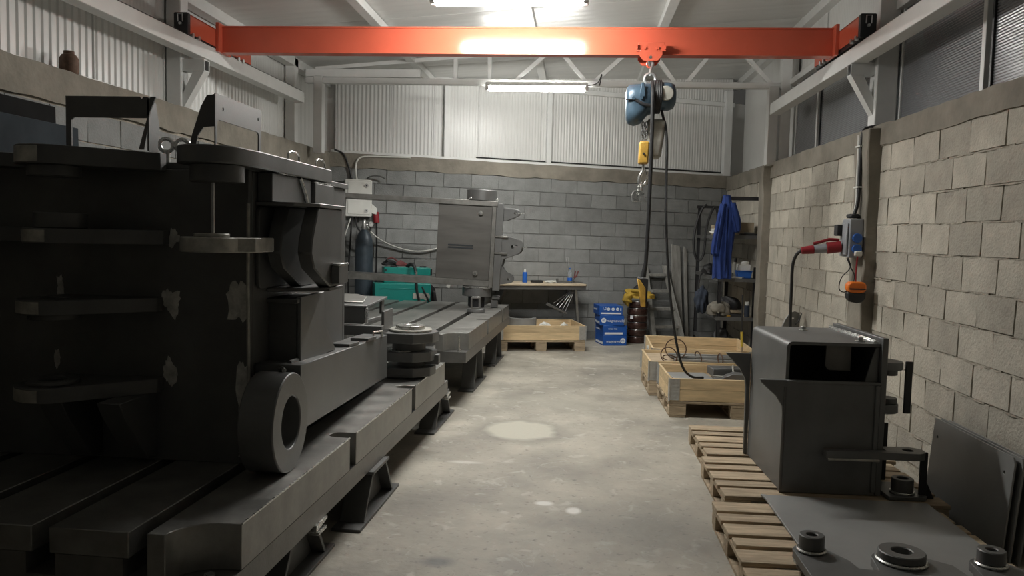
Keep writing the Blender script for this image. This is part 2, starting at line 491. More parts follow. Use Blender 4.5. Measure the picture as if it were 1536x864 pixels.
# left wall
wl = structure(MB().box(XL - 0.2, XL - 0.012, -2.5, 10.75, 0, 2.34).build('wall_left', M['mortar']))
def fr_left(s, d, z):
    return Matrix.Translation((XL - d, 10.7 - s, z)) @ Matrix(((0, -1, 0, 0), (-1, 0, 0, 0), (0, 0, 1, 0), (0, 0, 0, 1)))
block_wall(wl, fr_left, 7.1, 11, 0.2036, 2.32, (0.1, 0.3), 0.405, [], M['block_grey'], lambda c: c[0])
structure(coping_y('trim_7', XL + 0.012, XL - 0.26, -2.5, 10.75, 2.305, 2.355, 2.51, 2.59, 8, 110))
structure(MB().hexa([(-3.54, -2.5, 2.50), (-3.50, -2.5, 2.50), (-3.50, -2.5, 2.545), (-3.54, -2.5, 2.545)],
          [(-3.54, 10.7, 2.58), (-3.50, 10.7, 2.58), (-3.50, 10.7, 2.625), (-3.54, 10.7, 2.625)]).build('trim_8', M['white_steel'], bevel=.003))

# roof: four-degree monopitch, panels with seams across, purlins along
def rz(x): return 3.86 + 0.075 * x
ceil = structure(MB().hexa([(-3.7, -2.5, rz(-3.7) + .02), (2.75, -2.5, rz(2.75) + .02), (2.75, 13.5, rz(2.75) + .02), (-3.7, 13.5, rz(-3.7) + .02)],
        [(-3.7, -2.5, rz(-3.7) + .1), (2.75, -2.5, rz(2.75) + .1), (2.75, 13.5, rz(2.75) + .1), (-3.7, 13.5, rz(-3.7) + .1)]).build('ceiling', M['roof_panel']))
y = 8.25 - 1.16 * 9
while y < 13.3:
    m = MB(); a, b = y + .006, y + 1.154; n = 14
    vs = []; fs = []
    for i in range(n + 1):                     # shallow micro-ribs run across the panel
        yy = a + (b - a) * i / n
        dz = 0.0025 if i % 2 else 0.0
        if i in (0, n): dz = .012
        for x in (-3.6, 2.66): vs.append((x, yy, rz(x) + dz))
    for i in range(n): fs.append((2 * i, 2 * i + 1, 2 * i + 3, 2 * i + 2))
    k = len(vs); vs += [(-3.6, a, rz(-3.6) + .03), (2.66, a, rz(2.66) + .03), (-3.6, b, rz(-3.6) + .03), (2.66, b, rz(2.66) + .03)]
    fs.append((k, k + 2, k + 3, k + 1)); fs.append((0, k, k + 1, 1)); fs.append((2 * n, 2 * n + 1, k + 3, k + 2))
    m.add(vs, fs).build('roof_panel', M['roof_panel'], ceil)
    y += 1.16
for i, x in enumerate((-2.1, -0.56, 0.87)):
    structure(MB().hexa([(x - .05, -2.5, rz(x) - .085), (x + .05, -2.5, rz(x) - .085), (x + .05, -2.5, rz(x) - .002), (x - .05, -2.5, rz(x) - .002)],
              [(x - .05, 12.9, rz(x) - .085), (x + .05, 12.9, rz(x) - .085), (x + .05, 12.9, rz(x) - .002), (x - .05, 12.9, rz(x) - .002)]).build('trim_%d' % (9 + i), M['white_steel'], bevel=.004))
structure(MB().box(-3.56, -3.44, -2.5, 11.0, rz(-3.5) - .10, rz(-3.5) + .01).build('trim_12', M['white_steel'], bevel=.004))
structure(MB().box(2.44, 2.56, -2.5, 13.2, rz(2.5) - .10, rz(2.5) + .01).build('trim_13', M['white_steel'], bevel=.004))

# ribbed wall panels above the masonry
def rib_panel(parent, frame, w, z0, z1f, pitch, depth, material, thick=.04):
    """vertical trapezoid ribs; frame(s, d, z) -> point; z1f(s) gives the top"""
    m = MB(); vs = []; fs = []
    s = 0.0; prof = [(0, 0)]
    while s < w - 1e-4:
        p = min(pitch, w - s)
        prof += [(s + p * .35, 0), (s + p * .5, depth), (s + p * .85, depth), (s + p, 0)]
        s += p
    for a, d in prof:
        vs += [frame(a, d, z0), frame(a, d, z1f(a))]
    n = len(prof)
    for i in range(n - 1): fs.append((2 * i, 2 * i + 1, 2 * i + 3, 2 * i + 2))
    k = len(vs); vs += [frame(0, -thick, z0), frame(0, -thick, z1f(0)), frame(w, -thick, z0), frame(w, -thick, z1f(w))]
    fs += [(k, k + 1, 1, 0), (k + 2, 2 * n - 2, 2 * n - 1, k + 3), (k, k + 2, k + 3, k + 1)]
    m.add(vs, fs)
    return m.build('wall_panel', material, parent)
# left cladding, 1 m panels; bold ribs below the rail, near-flat ones above
cl = structure(MB().box(-3.72, -3.66, -2.5, 11.0, 2.5, 3.6).build('wall_left_upper', M['panel']))
y = 10.68
while y > -2.4:
    b = y
    fr = lambda s, d, z, b=b: Vector((-3.58 + d, b - s, z))
    rib_panel(cl, fr, 0.995, 2.52, lambda a: 3.24, 0.08 if b < 9 else 0.05, 0.011 if b < 9 else .004, M['panel'])
    rib_panel(cl, fr, 0.995, 3.245, lambda a: rz(-3.6), 0.05, 0.002, M['panel'])
    y -= 1.0
cb = structure(bquad(-0.2, BL + 0.3, -.20, -.26, 2.5, 3.75).build('wall_back_upper', M['panel']))
s = 0.0
edges = [0.12, 0.88, 1.48, 2.13, 3.07, 4.11, 5.04, 6.2]
for i in range(len(edges) - 1):
    a, b = edges[i], edges[i + 1] - .004
    fr = lambda t, d, z, a=a: bw(a + t, -0.10 + d, z + 0.0125 * (a + t - 1))
    zt = lambda t, a=a: rz((BA + bu * (a + t)).x)
    bold = i < 2
    rib_panel(cb, fr, b - a, 2.59, zt, .055 if bold else .045, .010 if bold else .0035, M['panel'])
# horizontal rail at the foot of the back cladding (dark slot above the sill)
structure(bquad(2.1, BL - .1, -.075, -.095, 2.640, 2.655).build('trim_14', M['dark_gap']))

# polycarbonate glazing on the right, with mullions
pc = bpy.data.materials.new('multiwall_polycarbonate'); pc.use_nodes = True
def polycarb(m):
    N = m.node_tree.nodes; L = m.node_tree.links; b = N['Principled BSDF']
    b.inputs['Base Color'].default_value = (0.34, 0.35, 0.37, 1); b.inputs['Roughness'].default_value = 0.13
    b.inputs['Transmission Weight'].default_value = 0.55; b.inputs['IOR'].default_value = 1.5
polycarb(pc)
wins = [(-2.4, -.4), (-.36, 1.4), (1.44, 3.3), (3.34, 5.22), (5.30, 6.62), (6.86, 8.74), (8.82, 9.68)]
for i, (a, b) in enumerate(wins):
    zt_ = rz(2.5) - .1 if i < 4 else 3.40
    g = MB(); vs = []; fs = []; n = int((zt_ - 2.44) / .0045)
    for k in range(n + 1):                      # horizontal flutes of the multiwall sheet
        x = 2.50 + .0013 * (0, 1, 0, -1)[k % 4]; z = 2.44 + (zt_ - 2.44) * k / n
        vs += [(x, a, z), (x, b, z), (2.512, a, z), (2.512, b, z)]
    for k in range(n):
        q = 4 * k; fs += [(q, q + 1, q + 5, q + 4), (q + 2, q + 6, q + 7, q + 3)]
    fs += [(0, 2, 3, 1), (4 * n, 4 * n + 1, 4 * n + 3, 4 * n + 2)]
    fs += [tuple(4 * k for k in range(n + 1)) + tuple(4 * k + 2 for k in range(n, -1, -1)), tuple(4 * k + 1 for k in range(n + 1)) + tuple(4 * k + 3 for k in range(n, -1, -1))]
    w = structure(g.add(vs, fs).build('window_%d' % (i + 1), pc, smooth=True, ang=60))
    MB().box(2.485, 2.53, a - .02, a + .03, 2.43, 3.95 if i < 4 else 3.39).build('mullion', M['white_steel'], w, bevel=.003)
    MB().box(2.486, 2.53, b - .03, b - .004, 2.43, 3.9 if i < 4 else 3.39).build('mullion', M['black_paint'] if i in (3, 5) else M['white_steel'], w, bevel=.003)
cr = structure(MB().box(2.60, 2.64, 5.3, 13.2, 2.45, 3.98).build('wall_right_upper', M['panel']))
for a, b, zb in ((5.32, 6.6, 3.42), (6.88, 8.74, 3.42), (8.8, 9.7, 3.42), (9.98, 11.2, 2.5), (11.2, 12.9, 2.5)):
    fr = lambda t, d, z, a=a: Vector((2.54 - d, a + t, z))
    rib_panel(cr, fr, b - a, zb, lambda t: rz(2.54), .05, .002, M['panel'])
structure(MB().box(2.42, 2.50, 9.9, 12.8, 2.44, 2.53).build('trim_15', M['white_steel'], bevel=.003))
structure(MB().box(2.44, 2.53, 5.3, 9.9, 3.38, 3.45).build('trim_16', M['white_steel'], bevel=.003))

# columns
def column(n, x0, x1, y0, y1, z0, z1):
    o = structure(MB().box(x0, x1, y0, y1, z0, z1).build('trim_%d' % n, M['white_steel'], bevel=.006)); return o
column(17, 2.32, 2.48, 6.64, 6.80, 2.42, rz(2.4) - .0)
column(18, -3.56, -3.43, 6.70, 6.84, 2.50, rz(-3.5))
column(19, -3.56, -3.44, 9.5, 9.62, 2.5, rz(-3.5))
column(20, 2.20, 2.31, 9.78, 9.92, 2.44, 3.36)       # carries the truss
column(21, 2.34, 2.46, 9.80, 9.92, 2.44, rz(2.4))
column(22, -3.31, -3.20, 9.79, 9.91, 2.50, 3.44)
# posts on the back cladding
for n, s0, wdt in ((23, 1.617, .073), (24, 3.14, .073)):
    p = MB(); a = s0
    p.hexa([bw(a, -.02, 2.62), bw(a + wdt, -.02, 2.62), bw(a + wdt, -.09, 2.62), bw(a, -.09, 2.62)],
           [bw(a, -.02, 3.66), bw(a + wdt, -.02, 3.66), bw(a + wdt, -.09, 3.66), bw(a, -.09, 3.66)])
    structure(p.build('trim_%d' % n, M['white_steel'], bevel=.004))
structure(bquad(6.03, 6.15, 0.0, -.09, 2.59, 3.9).build('trim_25', M['white_steel'], bevel=.004))
structure(bquad(0.0, BL, -.03, -.09, 3.66, 3.73).build('trim_26', M['white_steel'], bevel=.004))

# runway rails on brackets
def runway(n, x0, x1, y0, y1, z0, z1, zend):
    h = .125
    q = lambda y, z: [(x0, y, z), (x1, y, z), (x1, y, z + h), (x0, y, z + h)]
    o = structure(MB().hexa(q(y0, z0), q(y1, zend)).build('trim_%d' % n, M['white_steel'], bevel=.004))
    xm = (x0 + x1) / 2
    q2 = lambda y, z: [(xm - .045, y, z + h), (xm + .045, y, z + h), (xm + .045, y, z + h + .012), (xm - .045, y, z + h + .012)]
    MB().hexa(q2(y0, z0), q2(y1, zend)).build('rail_bar', M['black_paint'] if x0 < 0 else M['galv'], o)
    return o
runway(27, -3.39, -3.27, 0.5, 9.35, 2.955, 0, 3.035)
runway(28, 2.14, 2.26, 0.5, 9.45, 2.985, 0, 2.975)
def bracket(n, xt, xc, yc, z):
    """horizontal box arm with an open end, and a slanting box strut below"""
    s = 1 if xt > xc else -1; w = .05
    m = MB()
    m.prism([(yc - w, z - .1), (yc + w, z - .1), (yc + w, z), (yc - w, z)], 'yz', xc, xt,
            holes=[[(yc - w + .008, z - .092), (yc + w - .008, z - .092), (yc + w - .008, z - .008), (yc - w + .008, z - .008)]])
    o = structure(m.build('trim_%d' % n, M['white_steel']))
    MB().box(min(xt - s * .012, xt - s * .02), max(xt - s * .012, xt - s * .02), yc - w + .01, yc + w - .01, z - .09, z - .01).build('tube_hole', M['dark_gap'], o)
    MB().prism([(xt, z - .1), (xt - s * .10, z - .1), (xc, z - .1 - abs(xt - xc) * 1.0), (xc, z - .1 - abs(xt - xc) * 1.0 - .13)] if True else [], 'xz', yc - w, yc + w).build('strut', M['white_steel'], o, bevel=.003)
    return o
bracket(29, -3.235, -3.43, 6.78, 2.985)
bracket(30, 2.135, 2.32, 6.74, 2.985)

# truss: box chords and diagonals
TY = 9.85
def tz(x): return 3.50 + 0.088 * (x + 3.3) if x > -2.9 else 3.50 + .03
tr = structure(MB().hexa([(-3.42, TY - .04, 3.355), (2.34, TY - .04, 3.335), (2.34, TY + .04, 3.335), (-3.42, TY + .04, 3.355)],
                         [(-3.42, TY - .04, 3.43), (2.34, TY - .04, 3.405), (2.34, TY + .04, 3.405), (-3.42, TY + .04, 3.43)]).build('trim_31', M['white_steel'], bevel=.004))
MB().box(-3.42, -1.98, TY - .042, TY + .042, 3.43, 3.53).build('end_plate', M['white_steel'], tr, bevel=.004)
MB().bar((-3.3, TY, 3.53), (2.34, TY, 4.02), .06, .05).build('top_chord', M['white_steel'], tr, bevel=.004)
def chord(x): return 3.53 + (x + 3.3) * .49 / 5.64
for x0, x1 in ((-1.55, -1.55), (-1.13, -1.13)):
    MB().bar((x0, TY, 3.42), (x0, TY, chord(x0)), .05, .05, up=(0, 1, 0)).build('web_bar', M['white_steel'], tr, bevel=.003)
nodes = [-0.80, -0.40, 0.05, 0.62, 1.02, 1.42, 1.62, 1.95]
for x0, x1 in ((-.78, -.38), (.08, -.28), (.17, .72), (1.28, .80), (1.40, 1.85), (2.24, 1.72)):
    pass
for xb, xt in ((-0.82, -0.38), (0.04, -0.30), (0.14, 0.66), (1.10, 0.74), (1.24, 1.68), (2.22, 1.70)):
    MB().bar((xb, TY, 3.40), (xt, TY, chord(xt)), .05, .05, up=(0, 1, 0)).build('web_bar', M['white_steel'], tr, bevel=.003)

# lamps: 1.2 m waterproof battens with clear covers
lamp_m = emit('fluorescent_glow', (1.0, 0.99, 0.94), LAMP_STRENGTH)
def lamp(loc, label, hang_z, lm=None):
    t = thing('ceiling_lamp', label, 'lamp', loc, local=True)
    m = MB()
    m.prism(rrect(-.055, .055, .0, .05, .015), 'yz', -.60, .60)
    m.build('housing', M['white_steel'], t, local=True, smooth=True)
    m = MB(); prof = []
    pts = [(-.052, 0)] + [(.052 * -math.cos(a * PI / 8), -.055 * math.sin(a * PI / 8)) for a in range(1, 8)] + [(.052, 0)]
    m.prism(pts, 'yz', -.57, .57)
    m.build('diffuser', lm or lamp_m, t, local=True, smooth=True)
    for s in (-1, 1):
        m = MB(); m.prism(rrect(-.05, .05, -.045, .045, .02), 'yz', s * .572, s * .615)
        m.build('end_cap', M['white_steel'], t, local=True, bevel=.006)
        m = MB(); m.cyl((s * .45, 0, .05), (s * .45, 0, hang_z - loc[2]), .006, 8)
        m.build('hanger', M['galv'], t, local=True)
    m = MB(); m.tube([(.61, 0, .02), (.68, 0, .03), (.74, .02, .06), (.78, .05, .2), (.75, .08, hang_z - loc[2] - .02)], .006, 6, smooth=2)
    m.build('power_cable', M['rubber'], t, local=True)
    return t
lamp((-0.585, 6.3, 3.37), 'long white fluorescent batten nearest the camera, hung above the red crane beam', rz(-.585) - .02)
lamp((-0.545, 9.72, 3.315), 'long white fluorescent batten hung below the white truss by the back wall', 3.37, emit('fluorescent_glow_dim', (1.0, 0.99, 0.94), LAMP_STRENGTH * .65))  # far batten's glow set weaker than the near one's
# ------------------------------------------------------------------ travelling crane
YB = 7.12
cr_t = thing('overhead_crane', 'red-orange single girder crane bridge spanning the hall between the white rails', 'crane', (-.55, YB, 3.11))
m = MB()
zb, zt_ = 3.118, 3.352
prof = [(-.06, zb), (.06, zb), (.06, zb + .014), (.007, zb + .02), (.007, zt_ - .02), (.06, zt_ - .014), (.06, zt_), (-.06, zt_), (-.06, zt_ - .014), (-.007, zt_ - .02), (-.007, zb + .02), (-.06, zb + .014)]
m.prism([(YB + .02 + a, z) for a, z in prof], 'yz', -3.25, 2.12)
# web plate boxed in near the flange edge, as in the photograph's flat face
m.box(-3.24, 2.11, YB - .03, YB - .022, zb + .014, zt_ - .014)
m.build('girder', M['orange'], cr_t)
def carriage(xin, s, y0, y1):
    """s = +1 on the right rail"""
    t = MB(); xo = xin + s * .115
    for x in (xin, xo - s * .01):
        t.box(min(x, x + s * .01), max(x, x + s * .01), y0 + .01, y1, 3.155, 3.31)
    t.box(min(xin, xo), max(xin, xo), y0 + .01, y1, 3.30, 3.312)
    pl = t.build('end_carriage', M['orange'], cr_t, bevel=.002)
    # splice plates around the girder end
    j = MB(); j.box(min(xin - s * .03, xin), max(xin - s * .03, xin), YB - .10, YB + .16, 3.115, 3.37)
    j.build('splice_plate', M['orange'], cr_t, bevel=.003)
    k = MB(); k.prism(rrect(min(xin, xo) - .004, max(xin, xo) + .004, 3.135, 3.318, .012), 'xz', y0 - .035, y0 + .01)
    bf = k.build('end_stop', M['black_paint'], cr_t, bevel=.003)
    h = MB(); xm = (xin + xo) / 2
    h.tube([(xm - .02, y0 - .045, 3.24), (xm - .02, y0 - .05, 3.30), (xm + .02, y0 - .05, 3.30), (xm + .02, y0 - .045, 3.24)], .005, 6)
    h.cyl((xm, y0 - .055, 3.225), (xm, y0 - .03, 3.225), .012, 10)
    h.build('buffer', M['galv'], bf)
    g = MB(); g.box(min(xin, xo) + .012, max(xin, xo) - .012, y0 + .02, y1 - .02, 3.125, 3.16)
    g.build('wheel_guard', M['black_paint'], cr_t)
    for y in (y0 + .05, y0 + .16, y1 - .30, y1 - .20):
        b = MB(); b.cyl((xin - s * .012, y, 3.148), (xin + s * .03, y, 3.148), .020, 14)
        b.build('axle', M['galv'], cr_t, smooth=True)
    for y in (y0 + .105, y1 - .14):
        w = MB(); w.cyl((xin + s * .04, y, 3.155), (xin + s * .09, y, 3.155), .052, 20)
        w.build('wheel', M['steel'], cr_t, smooth=True)
carriage(2.13, 1, 6.54, 7.72)
carriage(-3.27, -1, 6.54, 7.80)

# trolley riding on the girder's lower flange
tt = thing('beam_trolley', 'small red trolley riding on the crane girder above the blue hoist', 'trolley', (.575, YB, 3.0))
for yy, dz in ((YB - .10, 0.0), (YB + .10, 0.0)):
    m = MB()
    m.prism([(.452, 3.135), (.478, 3.135), (.478, 3.10), (.515, 3.055), (.635, 3.055), (.672, 3.10), (.672, 3.135), (.70, 3.135), (.70, 3.19), (.685, 3.19), (.685, 3.21), (.465, 3.21), (.465, 3.19), (.452, 3.19)], 'xz', yy - .006, yy + .006,
            holes=[circle(.573, 3.085, .013, 12)])
    p = m.build('side_plate', M['orange'], tt, bevel=.002)
    for x in (.52, .63):
        w = MB(); w.cyl((x, yy - .018, 3.16), (x, yy + .012, 3.16), .012, 12); w.build('wheel_bolt', M['orange'], p, smooth=True)
        w = MB(); s = 1 if yy < YB else -1
        w.cyl((x, yy + s * .008, 3.16), (x, yy + s * .05, 3.16), .028, 18); w.build('wheel', M['steel'], tt, smooth=True)
for x in (.452, .692):
    MB().box(x, x + .008, YB - .13, YB + .11, 3.15, 3.19).build('guard', M['orange'], tt)
m = MB(); m.cyl((.573, YB - .11, 3.085), (.573, YB + .11, 3.085), .012, 12); m.build('pin', M['steel'], tt, smooth=True)
m = MB(); m.tube([(.573, YB - .02, 3.085), (.548, YB - .02, 3.05), (.555, YB - .02, 3.02), (.58, YB - .02, 3.015), (.595, YB - .02, 3.05), (.575, YB - .02, 3.085)], .009, 8, closed=True, smooth=1)
m.build('shackle', M['orange'], tt, smooth=True)

# electric chain hoist hanging under the trolley, pendant lead and control box
M['hoist_blue'] = mat('worn_blue_grey_paint', (0.06, 0.10, 0.14), 0.34, 0.15, var=0.3, scale=7, rvar=0.1, bump=0.08, bscale=60)
M['yellow'] = mat('worn_yellow_paint', (0.50, 0.29, 0.05), 0.5, var=0.3, scale=18, rvar=0.1)
M['canvas'] = mat('grey_chain_bag', (0.36, 0.35, 0.31), 0.7, var=0.25, scale=8, bump=0.2, bscale=30)
YH = 6.98
ht = thing('chain_hoist', 'blue-grey electric chain hoist with coiled lead hanging from the red trolley', 'hoist', (.575, YH, 2.5))
m = MB()
m.tube([(.575, YH + .10, 3.03), (.56, YH + .08, 3.06), (.585, YH + .08, 3.07), (.60, YH + .06, 3.03), (.578, YH + .02, 2.985), (.572, YH, 2.95), (.572, YH, 2.92)], .013, 10, smooth=2)
m.build('top_hook', M['galv'], ht, smooth=True)
m = MB(); m.torus((.572, YH, 2.893), (0, 1, 0), .046, .014, 24, 10); m.build('lifting_eye', M['galv'], ht, smooth=True)
# gearbox housing: bulged rounded body, side lying along x
def pillow(x0, x1, sections, y, name, material):
    m = MB(); vs = []; n = 20; fs = []
    for t, ry, z0, z1 in sections:
        x = x0 + (x1 - x0) * t
        pts = rrect(-ry, ry, z0, z1, min(ry, (z1 - z0) / 2) * .8, 4)
        n = len(pts)
        vs += [(x, y + a, z) for a, z in pts]
    k = len(sections)
    for i in range(k - 1):
        a = i * n; b = a + n
        fs += [(a + q, a + (q + 1) % n, b + (q + 1) % n, b + q) for q in range(n)]
    fs += [tuple(range(n))[::-1], tuple(range((k - 1) * n, k * n))]
    m.add(vs, fs)
    return m.build(name, material, ht, smooth=True, ang=50)
body = pillow(.372, .585, [(0, .075, 2.60, 2.78), (.03, .10, 2.555, 2.815), (.12, .125, 2.515, 2.838), (.35, .135, 2.50, 2.845), (.62, .135, 2.52, 2.85), (.85, .13, 2.585, 2.852), (1, .12, 2.60, 2.85)], YH, 'gearbox', M['hoist_blue'])
m = MB(); m.box(.366, .47, YH - .142, YH - .12, 2.695, 2.703); m.tube([(.44, YH - .13, 2.70), (.50, YH - .145, 2.665), (.55, YH - .145, 2.65), (.59, YH - .14, 2.65)], .014, 8, smooth=1)
m.build('housing_seam', M['black_paint'], body, smooth=True)
for x, z in ((.43, 2.71), (.495, 2.715)):
    m = MB(); m.cyl((x, YH - .15, z), (x, YH - .11, z), .014, 12); m.build('bolt', M['hoist_blue'], body, smooth=True)
m = MB(); m.prism([(.475, 2.72), (.53, 2.72), (.515, 2.84), (.49, 2.84)], 'xz', YH - .15, YH - .12); m.build('housing_rib', M['hoist_blue'], body, bevel=.006)
pillow(.59, .79, [(0, .10, 2.66, 2.85), (.3, .12, 2.635, 2.865), (.7, .125, 2.632, 2.862), (.92, .11, 2.65, 2.845), (1, .07, 2.69, 2.80)], YH, 'motor', M['hoist_blue'])
m = MB(); m.prism(circle(0.70, 2.755, .062, 20), 'xz', YH - .135, YH - .118); m.build('motor_cover', M['canvas'], ht, bevel=.006)
# lead wound round the motor neck, then the pendant lead
m = MB(); pts = []
for i in range(5 * 20 + 1):
    a = 2 * PI * i / 20
    pts.append((.592 + .014 * i / 20 * 1.0, YH + math.sin(a) * .148, 2.745 + math.cos(a) * .135))
m.tube(pts, .0085, 7); m.build('wound_lead', M['rubber'], ht, smooth=True)
m = MB(); m.tube([(.588, YH - .02, 2.868), (.586, YH - .15, 2.80), (.588, YH - .165, 2.66), (.59, YH - .16, 2.2), (.586, YH - .14, 1.6), (.580, YH - .12, 1.32)], .017, 10, smooth=2)
m.build('pendant_lead', M['rubber'], ht, smooth=True)
m = MB(); m.tube([(.580, YH - .12, 1.33), (.572, YH - .118, 1.28), (.562, YH - .115, 1.215)], [.018, .021, .024, .027], 12)
m.build('lead_grommet', M['rubber'], ht, smooth=True)
pd = MB(); pd.prism([(.515, 1.215), (.605, 1.20), (.60, .97), (.575, .955), (.545, .975), (.535, 1.08)], 'xz', YH - .155, YH - .075)
pdo = pd.build('control_pendant', M['rubber'], ht, bevel=.008)
MB().prism([(.507, 1.205), (.535, 1.19), (.583, 1.12), (.587, .96), (.545, .965), (.532, 1.08)], 'xz', YH - .17, YH - .150).build('pendant_shell', M['yellow'], pdo, bevel=.006)
m = MB()
m.tube([(.68, YH, 2.64), (.69, YH, 2.58), (.72, YH, 2.50), (.735, YH, 2.35), (.74, YH, 2.0), (.755, YH, 1.6), (.785, YH, 1.25), (.83, YH, .9), (.88, YH, .62), (.95, YH + .08, .40), (1.05, YH + .16, .315), (1.15, YH + .2, .315)], .011, 8, smooth=2)
m.build('supply_cord', M['rubber'], ht, smooth=True)
# chain bag behind
m = MB()
m.hexa([(.60, YH + .02, 2.23), (.69, YH + .02, 2.23), (.69, YH + .17, 2.23), (.60, YH + .17, 2.23)], [(.555, YH - .02, 2.56), (.725, YH - .02, 2.56), (.725, YH + .2, 2.56), (.555, YH + .2, 2.56)])
m.build('chain_bag', M['canvas'], ht, bevel=.03, seg=3)
# two falls of chain, links alternating
def chain(x, z0, z1, name):
    n = int((z0 - z1) / .034); 
    me = None
    for i in range(n):
        z = z0 - .017 - i * .034
        if me is None:
            q = MB(); pts = []
            for a in range(12):
                an = 2 * PI * a / 12; pts.append((.012 * math.cos(an), 0, .012 * math.sin(an) + (.011 if math.sin(an) > 0 else -.011)))
            q.tube(pts, .0048, 6, closed=True); me = q.mesh('chain_link'); me.materials.append(M['mill']); me.shade_smooth()
        o = link(bpy.data.objects.new('chain_link', me)); o.parent = ht
        o.matrix_local = Matrix.Translation(Vector((x, YH - .06, z)) - Vector(ORIGIN[ht.name])) @ Matrix.Rotation(PI / 2 * (i % 2) + .5, 4, 'Z')
chain(.522, 2.52, 2.36, 'a'); chain(.552, 2.52, 2.36, 'b')
m = MB(); m.hexa([(.49, YH - .10, 2.17), (.575, YH - .10, 2.17), (.575, YH - .02, 2.17), (.49, YH - .02, 2.17)], [(.496, YH - .105, 2.36), (.578, YH - .105, 2.36), (.578, YH - .015, 2.36), (.496, YH - .015, 2.36)])
hb = m.build('hook_block', M['yellow'], ht, bevel=.014, seg=2)
m = MB(); m.cyl((.532, YH - .113, 2.255), (.532, YH - .10, 2.255), .01, 10); m.build('axle_bolt', M['rubber'], hb, smooth=True)
m = MB()
m.tube([(.535, YH - .06, 2.17), (.535, YH - .06, 2.12), (.508, YH - .06, 2.07), (.502, YH - .06, 2.02), (.525, YH - .06, 1.985), (.555, YH - .06, 2.0), (.562, YH - .06, 2.04)], [.012, .014, .016, .017, .016, .012, .007], 10, smooth=2)
m.build('hook', M['bright'], ht, smooth=True)
m = MB(); m.tube([(.555, YH - .06, 2.13), (.575, YH - .05, 2.07), (.565, YH - .05, 2.03)], .006, 6, smooth=1); m.build('safety_latch', M['bright'], ht, smooth=True)
cl_t = thing('plate_clamp', 'small bright steel lifting clamp hooked under the blue hoist', 'clamp', (.50, YH - .06, 1.86))
m = MB(); m.torus((.512, YH - .06, 1.965), (1, .3, 0), .036, .009, 20, 8); m.build('ring', M['bright'], cl_t, smooth=True)
m = MB(); m.M = Matrix.Translation((.497, YH - .06, 1.90)) @ Matrix.Rotation(math.radians(-12), 4, 'Y')
m.prism([(-.05, -.04), (.05, -.05), (.055, .01), (.03, .045), (-.03, .05), (-.055, .01)], 'xz', -.045, .045, holes=[circle(0.0, .022, .010, 10)])
m.build('clamp_body', M['bright'], cl_t, bevel=.006)
for x in (.53, .575):
    m = MB(); m.cyl((x, YH - .12, 1.868), (x, YH - .02, 1.868), .019, 12); m.build('jaw_pin', M['steel'], cl_t, smooth=True)
